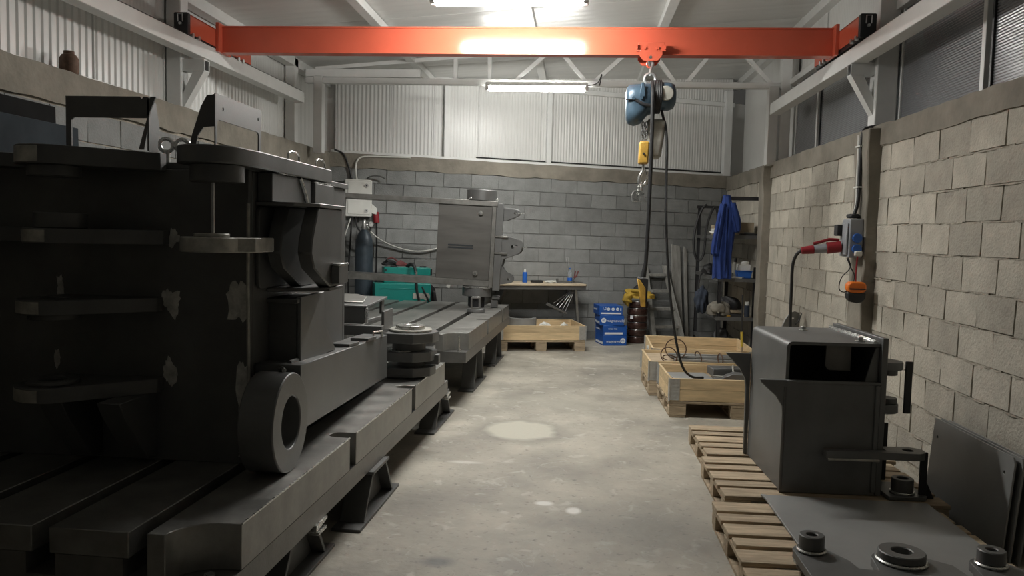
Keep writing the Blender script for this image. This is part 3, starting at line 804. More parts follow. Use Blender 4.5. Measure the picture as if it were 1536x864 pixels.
# ------------------------------------------------------------------ two slotted iron welding tables
def welding_table(label, x0, y0, rzt, L, ztop, th, notches, leg_spec, slots=(.27, .065, .355), n=5):
    """origin at the near right corner on the floor; x runs left (negative), y runs away"""
    t = thing('welding_table', label, 'table', (x0, y0, 0), rzt, local=True)
    edge, sw, pitch = slots
    xs = [(0.0, -edge)]
    a = -edge - sw
    for i in range(n - 1):
        xs.append((a, a - (pitch - sw))); a -= pitch
    xl = xs[-1][1]
    zb = ztop - th; z1 = ztop - th * .62; z2 = ztop - th * .34
    pk = .135                                      # corner pockets for the holding-down bolts
    m = MB()
    m.box(xl, 0, 0, L, zb, z1)
    for i, (a, b) in enumerate(xs):
        ia = 0 if i == 0 else .022
        ib = 0 if i == len(xs) - 1 else .022
        if i == 0:
            pass
        else:
            m.box(b + ib, a - ia, 0, L, z1, z2)
    body = m.build('table_body', M['cast'], t, local=True)
    for i, (a, b) in enumerate(xs):
        q = MB()
        if i == 0:
            out = [(b, 0), (-.205, 0)] + [(-.205 + .15 * (1 - math.cos(k * PI / 16)), pk * math.sin(k * PI / 16)) for k in range(1, 9)] + [(0, pk + .004)]
            for yn in notches:
                out += [(0, yn), (-.075, yn + .002)] + [(-.075 - .048 * math.sin(k * PI / 8), yn + .05 - .048 * math.cos(k * PI / 8)) for k in range(1, 8)] + [(-.075, yn + .098), (0, yn + .10)]
            out += [(0, L - pk), (-.19, L - pk), (-.19, L), (b, L)]
            q.prism(out, 'xy', z1, ztop)
        else:
            q.box(b, a, 0, L, z2, ztop)
        q.build('top_strip', M['cast_top'], t, local=True, bevel=.003)
    # arris of the right edge, worn bright
    ys = [pk + .01] + [v for yn in notches for v in (yn - .003, yn + .103)] + [L - pk - .01]
    for k in range(0, len(ys), 2):
        MB().bar((-.0008, ys[k], ztop - .0008), (-.0008, ys[k + 1], ztop - .0008), .006, .006).build('worn_edge', M['bright'], t, local=True)
    # notch seats
    for yn in notches:
        MB().box(-.075, -.0005, yn + .004, yn + .096, z1 - .001, z1 + .003).build('notch_seat', M['black_paint'], t, local=True)
    b = MB()
    if ztop > .6: b.cyl((-.075, .055, z1), (-.075, .055, ztop - .02), .010, 10)
    b.cyl((-.075, .055, z1), (-.075, .055, z1 + .02), .02, 6)
    b.build('holding_bolt', M['bright'], t, local=True, smooth=True)
    for xr, ya, yb, shim in leg_spec:
        g = MB(); w = .155; zl = zb
        g.box(xr - w, xr, ya, yb, 0, .016)
        ym = (ya + yb) / 2
        for s in (-1, 1):
            yb0 = ym + s * (yb - ya) * .36; yt0 = ym + s * (yb - ya) * .16
            g.hexa([(xr - w + .01, yb0 - .012, .016), (xr - .012, yb0 - .012, .016), (xr - .012, yb0 + .012, .016), (xr - w + .01, yb0 + .012, .016)],
                   [(xr - w + .01, yt0 - .012, zl - .016), (xr - .012, yt0 - .012, zl - .016), (xr - .012, yt0 + .012, zl - .016), (xr - w + .01, yt0 + .012, zl - .016)])
        g.hexa([(xr - .09, ym - (yb - ya) * .34, .016), (xr - .075, ym - (yb - ya) * .34, .016), (xr - .075, ym + (yb - ya) * .34, .016), (xr - .09, ym + (yb - ya) * .34, .016)],
               [(xr - .09, ym - (yb - ya) * .15, zl - .016), (xr - .075, ym - (yb - ya) * .15, zl - .016), (xr - .075, ym + (yb - ya) * .15, zl - .016), (xr - .09, ym + (yb - ya) * .15, zl - .016)])
        g.box(xr - w, xr, ym - (yb - ya) * .2, ym + (yb - ya) * .2, zl - .016, zl)
        lg = g.build('leg', M['mill'], t, local=True, bevel=.002)
        if shim:
            s = MB(); s.hexa([(-.07, ya + .36, zl - .034), (.008, ya + .36, zl - .034), (.008, ya + .50, zl - .016), (-.07, ya + .50, zl - .016)], [(-.07, ya + .36, zl - .001), (.008, ya + .36, zl - .001), (.008, ya + .50, zl - .001), (-.07, ya + .50, zl - .001)]); s.box(-.07, .016, ya + .37, ya + .47, zl - .05, zl - .0345)
            s.build('levelling_shim', M['bright'], lg, local=True, bevel=.002)
    return t
t1 = welding_table('near long iron slotted welding table under the big black weldment', -1.149, 2.515, -.0330, 3.87, .52, .27, (1.345, 2.645), 
    [(-.04, .50, 1.25, True), (.03, 1.435, 2.22, False), (-.02, 3.46, 4.30, True), (-1.45, 0.1, .8, False), (-1.45, 1.45, 2.2, False), (-1.45, 2.9, 3.7, False)])
t2 = welding_table('far iron slotted welding table carrying the upright square frame weldment', -.949, 6.91, -.0347, 3.22, .66, .25, (1.25, 2.45),
    [(-.05, .75, 1.6, False), (-.05, 2.3, 3.1, False), (-1.45, .6, 1.4, False), (-1.45, 2.3, 3.0, False)], slots=(.275, .065, .37))
# ------------------------------------------------------------------ big black weldment on the near table
wa = thing('machine_weldment', 'huge black steel weldment with lugs and a thick ring on the near table', 'weldment', (-2.2, 3.6, .52))
def part(m, name, material='mill', parent=None, bevel=.003, **k):
    return m.build(name, M[material], parent or wa, bevel=bevel, **k)
# main box: front plate, side, top, back
part(MB().box(-2.88, -1.415, 3.35, 3.39, .52, 1.80), 'front_plate')
part(MB().box(-1.455, -1.415, 3.391, 4.75, .52, 1.80), 'side_plate')
part(MB().box(-2.88, -2.84, 3.391, 4.75, .52, 1.80), 'side_plate')
part(MB().box(-2.88, -1.415, 4.751, 4.79, .52, 1.80), 'rear_plate')
part(MB().box(-2.90, -1.40, 3.36, 4.80, 1.801, 1.83), 'top_plate')
# lug plates that reach towards the camera
def lug(xr, z0, th, reach, xl=None, boss=None, name='lug_plate', material='mill'):
    """teardrop: welded along the front plate from xl to xr, rounded nose at the left"""
    xl = xr - .46 if xl is None else xl
    cx, cy, r = xl + .10, 3.35 - reach + .14, .14
    pts = [(xr, 3.35), (xr, 3.30)]
    a0, a1 = math.radians(-62), math.radians(-190)
    pts += [(cx + r * math.cos(a0 + (a1 - a0) * k / 12), cy + r * math.sin(a0 + (a1 - a0) * k / 12)) for k in range(13)]
    pts += [(xl, 3.35)]
    o = part(MB().prism(pts, 'xy', z0, z0 + th, holes=[circle(cx, cy, .055, 18)]), name, material, bevel=.004)
    # ground bright band on the nose
    q = MB(); n = 10; vs = []; fs = []
    for k in range(n + 1):
        a = math.radians(-175 + 95 * k / n)
        for zz in (z0 + .006, z0 + th - .006): vs.append((cx + (r + .0015) * math.cos(a), cy + (r + .0015) * math.sin(a), zz))
        for zz in (z0 + th - .006, z0 + .006): vs.append((cx + (r - .004) * math.cos(a), cy + (r - .004) * math.sin(a), zz))
    for k in range(n):
        a = k * 4; b = a + 4
        fs += [(a + i, a + (i + 1) % 4, b + (i + 1) % 4, b + i) for i in range(4)]
    fs += [(3, 2, 1, 0), tuple(range(n * 4, n * 4 + 4))]
    q.add(vs, fs).build('ground_nose', M['ground'], o, smooth=True)
    if boss:
        za, zb_ = boss
        part(MB().cyl((cx, cy, za), (cx, cy, zb_), .10, 28, ri=.055), 'boss', 'mill', o, bevel=.003, smooth=True)
    return o
M['ground'] = mat('ground_weld_zone', (0.42, 0.41, 0.37), 0.42, 0.35, var=0.3, scale=20, rvar=.12)
M['patch'] = mat('ground_patch', (0.50, 0.49, 0.45), 0.55, 0.0, var=0.35, scale=25, rvar=.12)
lug(-1.78, 1.79, .075, .36, boss=(1.745, 1.79))
lug(-1.77, 1.475, .06, .34, boss=(1.536, 1.60))
lug(-1.80, 1.185, .06, .34, boss=(1.16, 1.185))
lug(-1.80, .83, .062, .36, boss=(.893, .91))
lug(-2.33, 1.79, .06, .36); lug(-2.33, 1.475, .06, .34)
# second lug column by the corner
pts = [(-1.33, 4.25), (-1.33, 3.3)] + [(-1.475 + .135 * math.cos(math.radians(-20 - 150 * k / 12)), 3.14 + .135 * math.sin(math.radians(-20 - 150 * k / 12))) for k in range(13)] + [(-1.615, 3.35), (-1.615, 4.25)]
corner_top = part(MB().prism(pts, 'xy', 1.805, 1.875), 'corner_top_plate', 'mill2', bevel=.005)
part(MB().cyl((-1.455, 3.14, 1.735), (-1.455, 3.14, 1.804), .105, 32), 'boss', 'mill', corner_top, smooth=True)
part(MB().cyl((-1.475, 3.14, 1.53), (-1.475, 3.14, 1.734), .008, 8), 'guide_rod', 'steel', bevel=0, smooth=True)
pts = [(-1.30, 3.349), (-1.30, 3.15)] + [(-1.475 + .12 * math.cos(math.radians(-10 - 170 * k / 12)), 3.13 + .12 * math.sin(math.radians(-10 - 170 * k / 12))) for k in range(13)] + [(-1.60, 3.349)]
part(MB().prism(pts, 'xy', 1.455, 1.515), 'lug_plate', 'ground', bevel=.004)
part(MB().cyl((-1.475, 3.13, 1.515), (-1.475, 3.13, 1.53), .07, 24), 'boss', 'ground', bevel=.003, smooth=True)
# gussets under the lowest lug
for xa in (-2.13, -1.88):
    part(MB().prism([(3.349, .83), (3.06, .83), (3.10, .76), (3.27, .55), (3.349, .535)], 'yz', xa - .05, xa + .05), 'gusset')
# irregular ground-bright patches at the weld ends (a millimetre proud)
def patch(x, z, w, h, seed, y=3.35, plane='front'):
    r = random.Random(seed); n = 30; f_ = [r.uniform(.55, 1.25) for _ in range(10)]
    def rad(k): q = k / 3; a = int(q) % 10; t = q - int(q); return (f_[a] * (1 - t) + f_[(a + 1) % 10] * t) * r.uniform(.85, 1.1)
    rr = [rad(k) for k in range(n)]
    pts = [(min(x + w * 1.15 * math.cos(2 * PI * k / n) * rr[k], -1.417), z + h * 1.15 * math.sin(2 * PI * k / n) * rr[k]) for k in range(n)]
    m = MB()
    if plane == 'front': m.prism(pts, 'xz', y - .0016, y - .0002)
    else: m.prism(pts, 'yz', y + .0002, y + .0016)
    m.build('ground_patch', M['patch'], wa)
for k, (x, z, w, h) in enumerate([(-1.76, 1.225, .035, .06), (-1.765, .915, .03, .055), (-1.445, 1.24, .055, .10), (-1.44, .85, .025, .14), (-1.43, .66, .02, .12), (-1.43, .57, .04, .035), (-1.75, 1.50, .025, .035), (-2.29, .95, .015, .05), (-2.27, 1.28, .015, .05)]):
    patch(x, z, w, h, 40 + k)
# corner weld, bright in places
part(MB().tube([(-1.417, 3.352, .55), (-1.414, 3.35, 1.0), (-1.418, 3.352, 1.3), (-1.415, 3.35, 1.66)], .008, 6), 'weld_bead', 'ground', bevel=0, smooth=True)
# side stub between box and beam
part(MB().box(-1.414, -1.275, 3.58, 3.62, .93, 1.235), 'stub_plate')
part(MB().prism([(3.58, .93), (4.12, .925), (4.07, .97), (3.98, 1.05), (3.93, 1.12), (3.92, 1.245), (3.58, 1.245)], 'yz', -1.285, -1.262), 'stub_side', 'mill2')
part(MB().box(-1.414, -1.268, 3.55, 3.93, 1.215, 1.235), 'stub_ledge')
# thick ring standing on the table
part(MB().cyl((-1.345, 3.28, .732), (-1.195, 3.28, .732), .212, 56, ri=.112), 'pivot_ring', 'mill2', bevel=.006, seg=2, smooth=True)
part(MB().tube([(-1.30, 3.42, .925), (-1.27, 3.36, .95), (-1.235, 3.30, .95)], .010, 8, smooth=1), 'weld_bead', 'bright', bevel=0, smooth=True)
# tapering long beam behind the ring
def beam(side, x0a, x1a, x0b, x1b):
    m = MB()
    m.hexa([(x0a, 3.42, .60), (x1a, 3.42, .66), (x1a, 3.42, .955), (x0a, 3.42, .955)], [(x0b, 5.32, .56), (x1b, 5.32, .56), (x1b, 5.32, .852), (x0b, 5.32, .852)])
    return part(m, 'long_beam', 'mill2', bevel=.004)
beam(1, -1.414, -1.205, -1.44, -1.272)
part(MB().tube([(-1.275, 3.47, .955), (-1.28, 3.8, .94), (-1.285, 4.15, .92)], .011, 8), 'weld_bead', 'mill2', bevel=0, smooth=True)
for y, z in ((4.40, .905), (4.80, .885)):
    q = MB(); q.M = Matrix.Translation((-1.30, y, z)) @ Matrix.Rotation(-.055, 4, 'X')
    q.box(-.05, .06, -.10, .10, -.001, .016); q.box(-.03, .05, -.13, .12, -.006, -.001)
    part(q, 'clip_plate', 'mill', bevel=.002)
q = MB(); q.tube([(-1.30, 5.05, .87), (-1.30, 5.05, .90), (-1.26, 5.12, .90), (-1.26, 5.12, .865), (-1.285, 5.20, .862)], .007, 6)
part(q, 'wire_handle', 'bright', bevel=0, smooth=True)
# cross frame at the beam's far end
cf = part(MB().box(-2.25, -1.46, 5.42, 5.45, .906, 1.018), 'cross_frame', 'mill2')
part(MB().prism([(-2.25, 5.40), (-1.44, 5.40), (-1.49, 6.22), (-2.25, 6.22)], 'xy', 1.019, 1.036), 'frame_top', 'mill2', cf)
part(MB().prism([(-2.0, 5.54), (-1.50, 5.54), (-1.60, 6.0), (-1.72, 6.2), (-1.95, 6.22), (-2.1, 6.1)], 'xy', 1.037, 1.05), 'pad_plate', 'cast_top', cf)
part(MB().box(-1.458, -1.44, 5.42, 5.45, .906, 1.018), 'frame_post', 'bright', cf, bevel=.002)
part(MB().hexa([(-1.53, 6.12, .906), (-1.51, 6.12, .906), (-1.51, 6.20, .906), (-1.53, 6.20, .906)], [(-1.53, 6.12, 1.018), (-1.51, 6.12, 1.018), (-1.51, 6.20, 1.018), (-1.53, 6.20, 1.018)]), 'frame_post', 'mill2', cf)
part(MB().prism([(5.45, .906), (6.18, .88), (6.18, .905), (5.47, .93)], 'yz', -1.48, -1.46), 'frame_rail', 'mill2', cf)
part(MB().box(-2.25, -1.315, 5.34, 5.40, .835, .905), 'lower_rail', 'mill')
part(MB().box(-1.335, -1.315, 5.40, 5.66, .84, 1.0), 'rail_end', 'mill')
part(MB().box(-1.715, -1.665, 5.36, 5.40, .52, .835), 'support_leg', 'mill2')
# pivot hub of stacked plates at the beam end, standing on the table
hx, hy = -1.165, 5.62
hub = part(MB().cyl((hx, hy, .545), (hx, hy, .845), .10, 32), 'pivot_hub', 'mill', smooth=True)
part(MB().cyl((hx - .01, hy, .846), (hx - .01, hy, .862), .155, 36), 'washer', 'ground', hub, smooth=True)
part(MB().cyl((hx - .01, hy, .862), (hx - .01, hy, .888), .105, 36, ri=.045), 'bushing', 'bright', hub, smooth=True)
def hexplate(z0, z1, k, name, material):
    pts = [(hx - .21, hy - .19), (hx + .05, hy - .20), (hx + .17, hy - .10), (hx + .19, hy + .04), (hx + .12, hy + .19), (hx - .21, hy + .19)]
    pts = [(hx + (a - hx) * k, hy + (b - hy) * k) for a, b in pts]
    part(MB().prism(pts, 'xy', z0, z1), name, material, hub, bevel=.004)
hexplate(.775, .845, 1.0, 'clevis_plate', 'mill2')
part(MB().cyl((hx - .02, hy - .02, .715), (hx - .02, hy - .02, .775), .115, 28), 'spacer', 'mill', hub, smooth=True)
hexplate(.645, .712, .94, 'clevis_plate', 'mill2')
hexplate(.535, .600, .90, 'clevis_plate', 'mill')
part(MB().cyl((hx - .06, hy - .08, .711), (hx - .06, hy - .08, .722), .09, 28), 'washer', 'bright', hub, smooth=True)
part(MB().box(hx + .10, hx + .20, hy - .02, hy + .05, .61, .68), 'stop_block', 'mill2', hub)
part(MB().box(hx - .14, hx - .02, hy - .15, hy + .1, .521, .535), 'foot_pad', 'mill', hub)
# clevis bracket on the right flank: top and bottom plates with two pointed ribs
cb_ = part(MB().prism([(-1.413, 3.42), (-1.24, 3.42), (-1.155, 3.52), (-1.155, 3.92), (-1.413, 3.92)], 'xy', 1.655, 1.672), 'clevis_bracket', 'mill2')
part(MB().prism([(-1.413, 3.55), (-1.16, 3.68), (-1.16, 3.90), (-1.413, 3.90)], 'xy', 1.265, 1.283), 'bracket_floor', 'mill', cb_)
for xa in (-1.365, -1.226):
    part(MB().prism([(3.53, 1.655), (3.47, 1.57), (3.435, 1.50), (3.425, 1.45), (3.47, 1.38), (3.70, 1.284), (3.87, 1.284), (3.88, 1.655)], 'yz', xa, xa + .065), 'pointed_rib', 'mill', cb_, bevel=.006)
part(MB().prism(rrect(3.42, 3.90, 1.285, 1.65, .04), 'yz', -1.414, -1.395), 'bracket_web', 'mill', cb_)
part(MB().box(-1.159, -1.12, 3.70, 3.85, 1.30, 1.385), 'limit_block', 'mill2', cb_)
part(MB().box(-1.16, -1.118, 3.698, 3.852, 1.386, 1.396), 'limit_cap', 'bright', cb_, bevel=.002)
# upper flank boxes
part(MB().box(-1.413, -1.345, 3.44, 3.95, 1.673, 1.80), 'flank_box', 'mill2')
part(MB().box(-1.413, -1.335, 3.99, 4.30, 1.673, 1.79), 'flank_box', 'mill2')
part(MB().box(-1.413, -1.337, 3.99, 4.30, 1.791, 1.797), 'flank_cap', 'bright', bevel=.001)
part(MB().tube([(-1.343, 3.78, 1.80), (-1.342, 3.84, 1.74), (-1.342, 3.88, 1.69), (-1.342, 3.90, 1.675)], .012, 8, smooth=1), 'weld_bead', 'bright', bevel=0, smooth=True)
part(MB().box(-1.405, -1.338, 3.50, 3.72, 1.801, 1.806), 'weld_bead', 'bright', bevel=.001)
for y in (3.72, 4.12):
    q = MB(); q.tube([(-1.38, y, 1.874), (-1.38, y + .01, 1.925), (-1.38, y + .15, 1.925), (-1.38, y + .16, 1.874)], .005, 8, smooth=1)
    part(q, 'lifting_handle', 'bright', bevel=0, smooth=True)
# lifting eyes on top
for x, y in ((-1.86, 3.50), (-1.80, 3.53)):
    q = MB(); q.torus((x, y, 1.918), (.3, -1, 0), .029, .0095, 22, 10); q.cyl((x, y, 1.83), (x, y, 1.892), .016, 14)
    part(q, 'lifting_eye', 'bright', bevel=0, smooth=True)
# two folded sheet brackets standing on the lugs
g1 = part(MB().prism([(-2.075, 1.866), (-2.055, 1.866), (-2.055, 1.985), (-2.04, 2.0), (-1.745, 2.0), (-1.78, 1.866), (-1.73, 1.866), (-1.70, 1.93), (-1.695, 2.085), (-2.075, 2.085)][0:0] +
          [(-2.078, 1.866), (-2.055, 1.866), (-2.055, 1.975), (-2.045, 1.985), (-1.735, 1.985), (-1.70, 2.07), (-1.72, 2.07), (-1.725, 2.062), (-1.735, 2.07), (-1.75, 2.07), (-1.757, 2.06), (-1.765, 2.07), (-2.078, 2.07)], 'xz', 3.115, 3.123), 'sheet_bracket', 'mill', bevel=0)
part(MB().prism([(3.115, 2.06), (3.123, 2.068), (3.17, 2.05), (3.20, 1.95), (3.185, 1.93), (3.185, 1.855), (3.115, 1.855)], 'yz', -1.735, -1.728), 'bracket_side', 'mill2', g1, bevel=0)
part(MB().hexa([(-1.772, 3.116, 1.86), (-1.752, 3.116, 1.86), (-1.752, 3.122, 1.86), (-1.772, 3.122, 1.86)][0:4], [(-1.735, 3.116, 1.99), (-1.715, 3.116, 2.06), (-1.715, 3.122, 2.06), (-1.735, 3.122, 1.99)]), 'slanting_leg', 'mill2', g1, bevel=0)
g2 = part(MB().prism([(3.22, 1.876), (3.235, 1.876), (3.235, 1.99), (3.25, 2.0), (3.655, 2.0), (3.67, 1.99), (3.67, 1.876), (3.695, 1.876), (3.695, 2.105), (3.22, 2.105)], 'yz', -1.506, -1.500,
          holes=[circle(3.29, 2.05, .008, 8), circle(3.66, 2.06, .008, 8)]), 'sheet_bracket', 'mill2', bevel=0)
part(MB().prism([(-1.50, 2.10), (-1.535, 2.095), (-1.56, 2.05), (-1.60, 1.93), (-1.61, 1.876), (-1.585, 1.876), (-1.575, 1.93), (-1.55, 1.965), (-1.50, 1.97)], 'xz', 3.215, 3.222), 'bracket_side', 'mill', g2, bevel=0)
# ------------------------------------------------------------------ pallets along the right wall
def make_pallet(label, loc, rz, group='wooden pallets on the floor', material='pallet'):
    """1.2 m along x, 0.8 m along y; origin at the near left corner on the floor"""
    t = thing('wooden_pallet', label, 'pallet', loc, rz, group, local=True)
    r = random.Random(int(loc[0] * 1000 + loc[1] * 77))
    y = 0.0
    def board(m, nm, chips=0.0):
        m.build(nm, M[material], t, local=True, bevel=.003)
    for w in (.145, .10, .145, .10, .145):
        m = MB(); e0, e1 = r.uniform(-.012, .006), r.uniform(-.006, .012); j = lambda: r.uniform(-.003, .003)
        m.hexa([(e0, y + j(), .122), (1.2 + e1, y + j(), .122), (1.2 + e1, y + w + j(), .122), (e0, y + w + j(), .122)],
               [(e0, y + j(), .144 + j() * .5), (1.2 + e1, y + j(), .144 + j() * .5), (1.2 + e1, y + w + j(), .144 + j() * .5), (e0, y + w + j(), .144 + j() * .5)])
        board(m, 'deck_board'); y += w + .0413
    for x in (0.0, .5275, 1.055):
        board(MB().box(x, x + .145, 0, .8, .10, .1215), 'stringer_board')
        for yy in (0.0, .35, .70):
            board(MB().box(x + r.uniform(-.004, .004), x + .145, yy, yy + .1, .022, .0995), 'block')
        board(MB().box(x + .005, x + .14, 0, .8, 0.0, .0215), 'runner_board')
    return t
make_pallet('bare wooden pallet farthest along the right wall, under the black box weldment', (.885, 5.27, 0), math.radians(.5))
make_pallet('wooden pallet under the near edge of the black box weldment', (.848, 4.41, 0), math.radians(.4))
make_pallet('wooden pallet under the grey steel sheet, beside the empty floor', (.768, 3.50, 0), math.radians(.3))
make_pallet('nearest wooden pallet, cut by the lower edge of the photo', (.765, 2.64, 0), math.radians(.2))

# ------------------------------------------------------------------ black box weldment standing on two pallets
wd = thing('box_weldment', 'black open steel box weldment standing on pallets by the right wall', 'weldment', (1.178, 4.52, .146), math.radians(2.0), local=True)
def dp(m, name, material='mill', parent=None, bevel=.003, **k):
    return m.build(name, M[material], parent or wd, local=True, bevel=bevel, **k)
def arc(cx, cy, r, a0, a1, n=6):
    return [(cx + r * math.cos(math.radians(a0 + (a1 - a0) * k / n)), cy + r * math.sin(math.radians(a0 + (a1 - a0) * k / n))) for k in range(n + 1)]
# folded skin: left side and top in one, rounded fold
outer = [(0, 0)] + arc(.035, .815, .035, 180, 90) + [(.51, .85)]
inner = [(.51, .832)] + arc(.035, .815, .017, 90, 180)[0:7] + [(.018, 0)]
dp(MB().prism(outer + inner, 'xz', .012, .77), 'folded_skin', 'mill2', bevel=0, smooth=True)
dp(MB().box(.512, .545, -.012, .775, 0, .885), 'right_plate', 'mill2')
dp(MB().box(.480, .505, .03, .765, .8505, .862), 'machined_strip', 'bright', bevel=.002)
dp(MB().box(.488, .497, .03, .765, .862, .868), 'machined_strip', 'bright', bevel=.001)
dp(MB().prism([(.0, 0), (.511, 0), (.511, .638), (-.145, .638), (-.14, .62), (-.055, .545), (-.02, .49), (-.016, .45), (-.016, 0)], 'xz', -.012, .010), 'front_plate', 'mill2', bevel=.004)
dp(MB().prism([(.03, 0), (.511, 0), (.511, .83), (.03, .83)], 'xz', .74, .765), 'rear_plate', 'mill2')
dp(MB().prism([(.0, 0), (0, .668), (-.165, .668), (-.15, .65), (-.075, .57), (-.035, .50), (-.028, .44), (-.024, 0)], 'xz', .772, .795), 'rear_fin', 'mill2', bevel=.004)
dp(MB().tube([(-.005, -.006, .02), (-.005, -.008, .3), (-.005, -.008, .60)], .009, 6), 'corner_weld', 'mill', bevel=0, smooth=True)
dp(MB().box(.485, .510, -.022, -.012, .02, .62), 'edge_bar', 'mill2')
dp(MB().box(.0, .511, -.020, -.012, .622, .637), 'edge_bar', 'mill2')
dp(MB().prism([(.265, .832), (.265, .70)] + arc(.295, .70, .03, 180, 270) + [(.41, .67), (.41, .832)], 'xz', .16, .18), 'inner_tab', 'cast')
dp(MB().prism([(.51, .83), (.49, .83), (.40, .50), (.51, .50)], 'xz', .02, .035), 'inner_gusset', 'mill2')
for x, y in ((.27, .60), (.43, .10)):
    n = dp(MB().cyl((x, y, .8505), (x, y, .856), .028, 20), 'washer', 'bright', bevel=.001, smooth=True)
    dp(MB().cyl((x, y, .856), (x, y, .874), .018, 6), 'nut', 'steel', n)
# right-hand lugs with their cover strips
def dlug(x1, y0, y1, z0, z1, name='side_lug'):
    m = MB(); ym = (y0 + y1) / 2; r = (y1 - y0) / 2
    m.prism([(.546, y0)] + [(x1 - r + r * math.sin(math.radians(a)), ym - r * math.cos(math.radians(a))) for a in range(0, 181, 15)] + [(.546, y1)], 'xy', z0, z1)
    return dp(m, name, 'mill2', bevel=.004)
l1 = dlug(.675, .02, .20, .70, .745); dp(MB().cyl((.60, .11, .665), (.60, .11, .70), .05, 24), 'boss', 'mill', l1, smooth=True)
l2 = dlug(.66, .02, .20, .455, .505); dp(MB().cyl((.60, .11, .505), (.60, .11, .535), .055, 24), 'boss', 'mill', l2, smooth=True)
dp(MB().box(.676, .715, .06, .075, .455, .75), 'cover_strip', 'black_paint')
l3 = dlug(.66, .25, .45, .28, .32); dp(MB().box(.66, .70, .30, .315, .0, .345), 'cover_strip', 'black_paint')
dp(MB().cyl((.61, .34, .10), (.61, .34, .16), .06, 24), 'boss', 'mill', l3, smooth=True)
l4 = dlug(.66, .25, .45, .06, .10)
# long bar across the front with an eye beyond the right plate
bar = dp(MB().prism([(.215, -.075), (.62, -.075), (.72, -.075)] + arc(.70, .0, .075, -70, 80) + [(.62, .07), (.56, .07), (.56, -.02), (.215, -.02)], 'xy', .222, .262, holes=[circle(.685, .0, .030, 16)]), 'front_bar', 'mill2', bevel=.004)
dp(MB().tube([(.225, -.078, .217), (.50, -.078, .217)], .007, 8), 'weld_bead', 'ground', bar, bevel=0, smooth=True)
dp(MB().box(.745, .785, -.03, -.015, .0, .26), 'cover_strip', 'black_paint')
dp(MB().prism([(.785, 0), (.745, 0), (.745, .15), (.76, .15), (.83, .0)], 'xz', -.028, -.016), 'cover_foot', 'black_paint')
dp(MB().prism([(.56, -.08), (.76, -.08), (.78, -.05), (.78, .20), (.56, .20)], 'xy', .0, .022), 'foot_plate', 'mill2')
b = dp(MB().cyl((.665, .0, .034), (.665, .0, .105), .058, 32, ri=.03), 'boss', 'mill', smooth=True)
dp(MB().cyl((.665, .0, .022), (.665, .0, .034), .066, 32), 'weld_ring', 'bright', b, smooth=True)

# ------------------------------------------------------------------ sheet lying on the pallets, sheets leaning on the wall, lug bracket in front
sh = MB().prism([(1.045, 4.425), (1.09, 4.41), (1.92, 4.40), (1.92, 2.9), (1.055, 2.9), (1.055, 4.36)], 'xy', .1475, .160).build('steel_sheet', M['sheet'] if 'sheet' in M else M['mill2'], None, bevel=.002)
tag(sh, 'flat grey steel sheet lying on the pallets in front of the black box', 'steel sheet')
def leaning(label, y0, y1, xb, xt, zt, hole):
    L_ = math.hypot(xt - xb, zt)
    m = MB(); ax = Vector((xt - xb, 0, zt)).normalized()
    m.M = Matrix(((0, ax.x, -ax.z, xb), (1, 0, 0, 0), (0, ax.z, ax.x, .002), (0, 0, 0, 1)))
    hs = [circle(y, h, .009, 12) for y, h in hole]
    m.prism([(y0, 0), (y1, 0), (y1, L_), (y0 + .02, L_), (y0, L_ - .03)], 'xy', 0, .010, holes=hs)
    return tag(m.build('leaning_sheet', M['sheet'], None, bevel=.001), label, 'steel sheet')
M['sheet'] = mat('grey_rolled_steel_sheet', (0.27, 0.272, 0.265), 0.48, 0.2, var=0.12, scale=2, rvar=0.08)
sh.data.materials[0] = M['sheet']
leaning('front grey steel sheet with two small holes, leaning on the right wall', 4.02, 4.90, 2.125, 2.165, .52, [(4.10, .43), (4.84, .42)])
leaning('middle grey steel sheet of the leaning stack by the right wall', 4.00, 4.89, 2.155, 2.195, .52, [])
leaning('rear grey steel sheet of the leaning stack, touching the wall blocks', 3.98, 4.88, 2.19, 2.235, .515, [])

lb = thing('lug_bracket', 'flat dark steel bracket with three ring bosses, nearest on the sheet', 'bracket', (1.4, 3.3, .160))
def lp(m, name, material='mill2', parent=None, bevel=.004, **k): return m.build(name, M[material], parent or lb, bevel=bevel, **k)
def varc(cx, cy, r, a0, a1, n=10): return arc(cx, cy, r, a0, a1, n)
pts = [(.955, 2.75), (.955, 3.42)] + varc(1.028, 3.415, .075, 170, 40) + [(1.16, 3.33), (1.172, 3.255), (1.247, 3.248), (1.262, 3.36)] + varc(1.375, 3.355, .115, 165, 45) + [(1.575, 3.34), (1.59, 3.245), (1.648, 3.24), (1.66, 3.36)] + varc(1.738, 3.365, .08, 165, 35) + [(1.87, 3.30), (2.02, 3.05), (2.02, 2.75)]
lp(MB().prism(pts, 'xy', .205, .242, holes=[rrect(1.08, 1.72, 2.80, 3.16, .10)]), 'bracket_plate')
for i, (x, y, ro, ri, zt) in enumerate(((1.028, 3.415, .052, .022, .315), (1.375, 3.355, .092, .040, .288), (1.735, 3.365, .054, .022, .310))):
    b = lp(MB().cyl((x, y, .255), (x, y, zt), ro, 36, ri=ri), 'ring_boss', 'mill', smooth=True)
    lp(MB().cyl((x, y, .242), (x, y, .256), ro + .010, 36), 'weld_ring', 'bright', b, bevel=.005, smooth=True)
    lp(MB().cyl((x, y, .160), (x, y, .204), ro * 1.1, 28), 'spacer', 'mill', b, smooth=True)
lp(MB().torus((1.028, 3.415, .195), (0, 0, 1), .066, .007, 28, 6), 'weld_ring', 'bright', bevel=0, smooth=True)

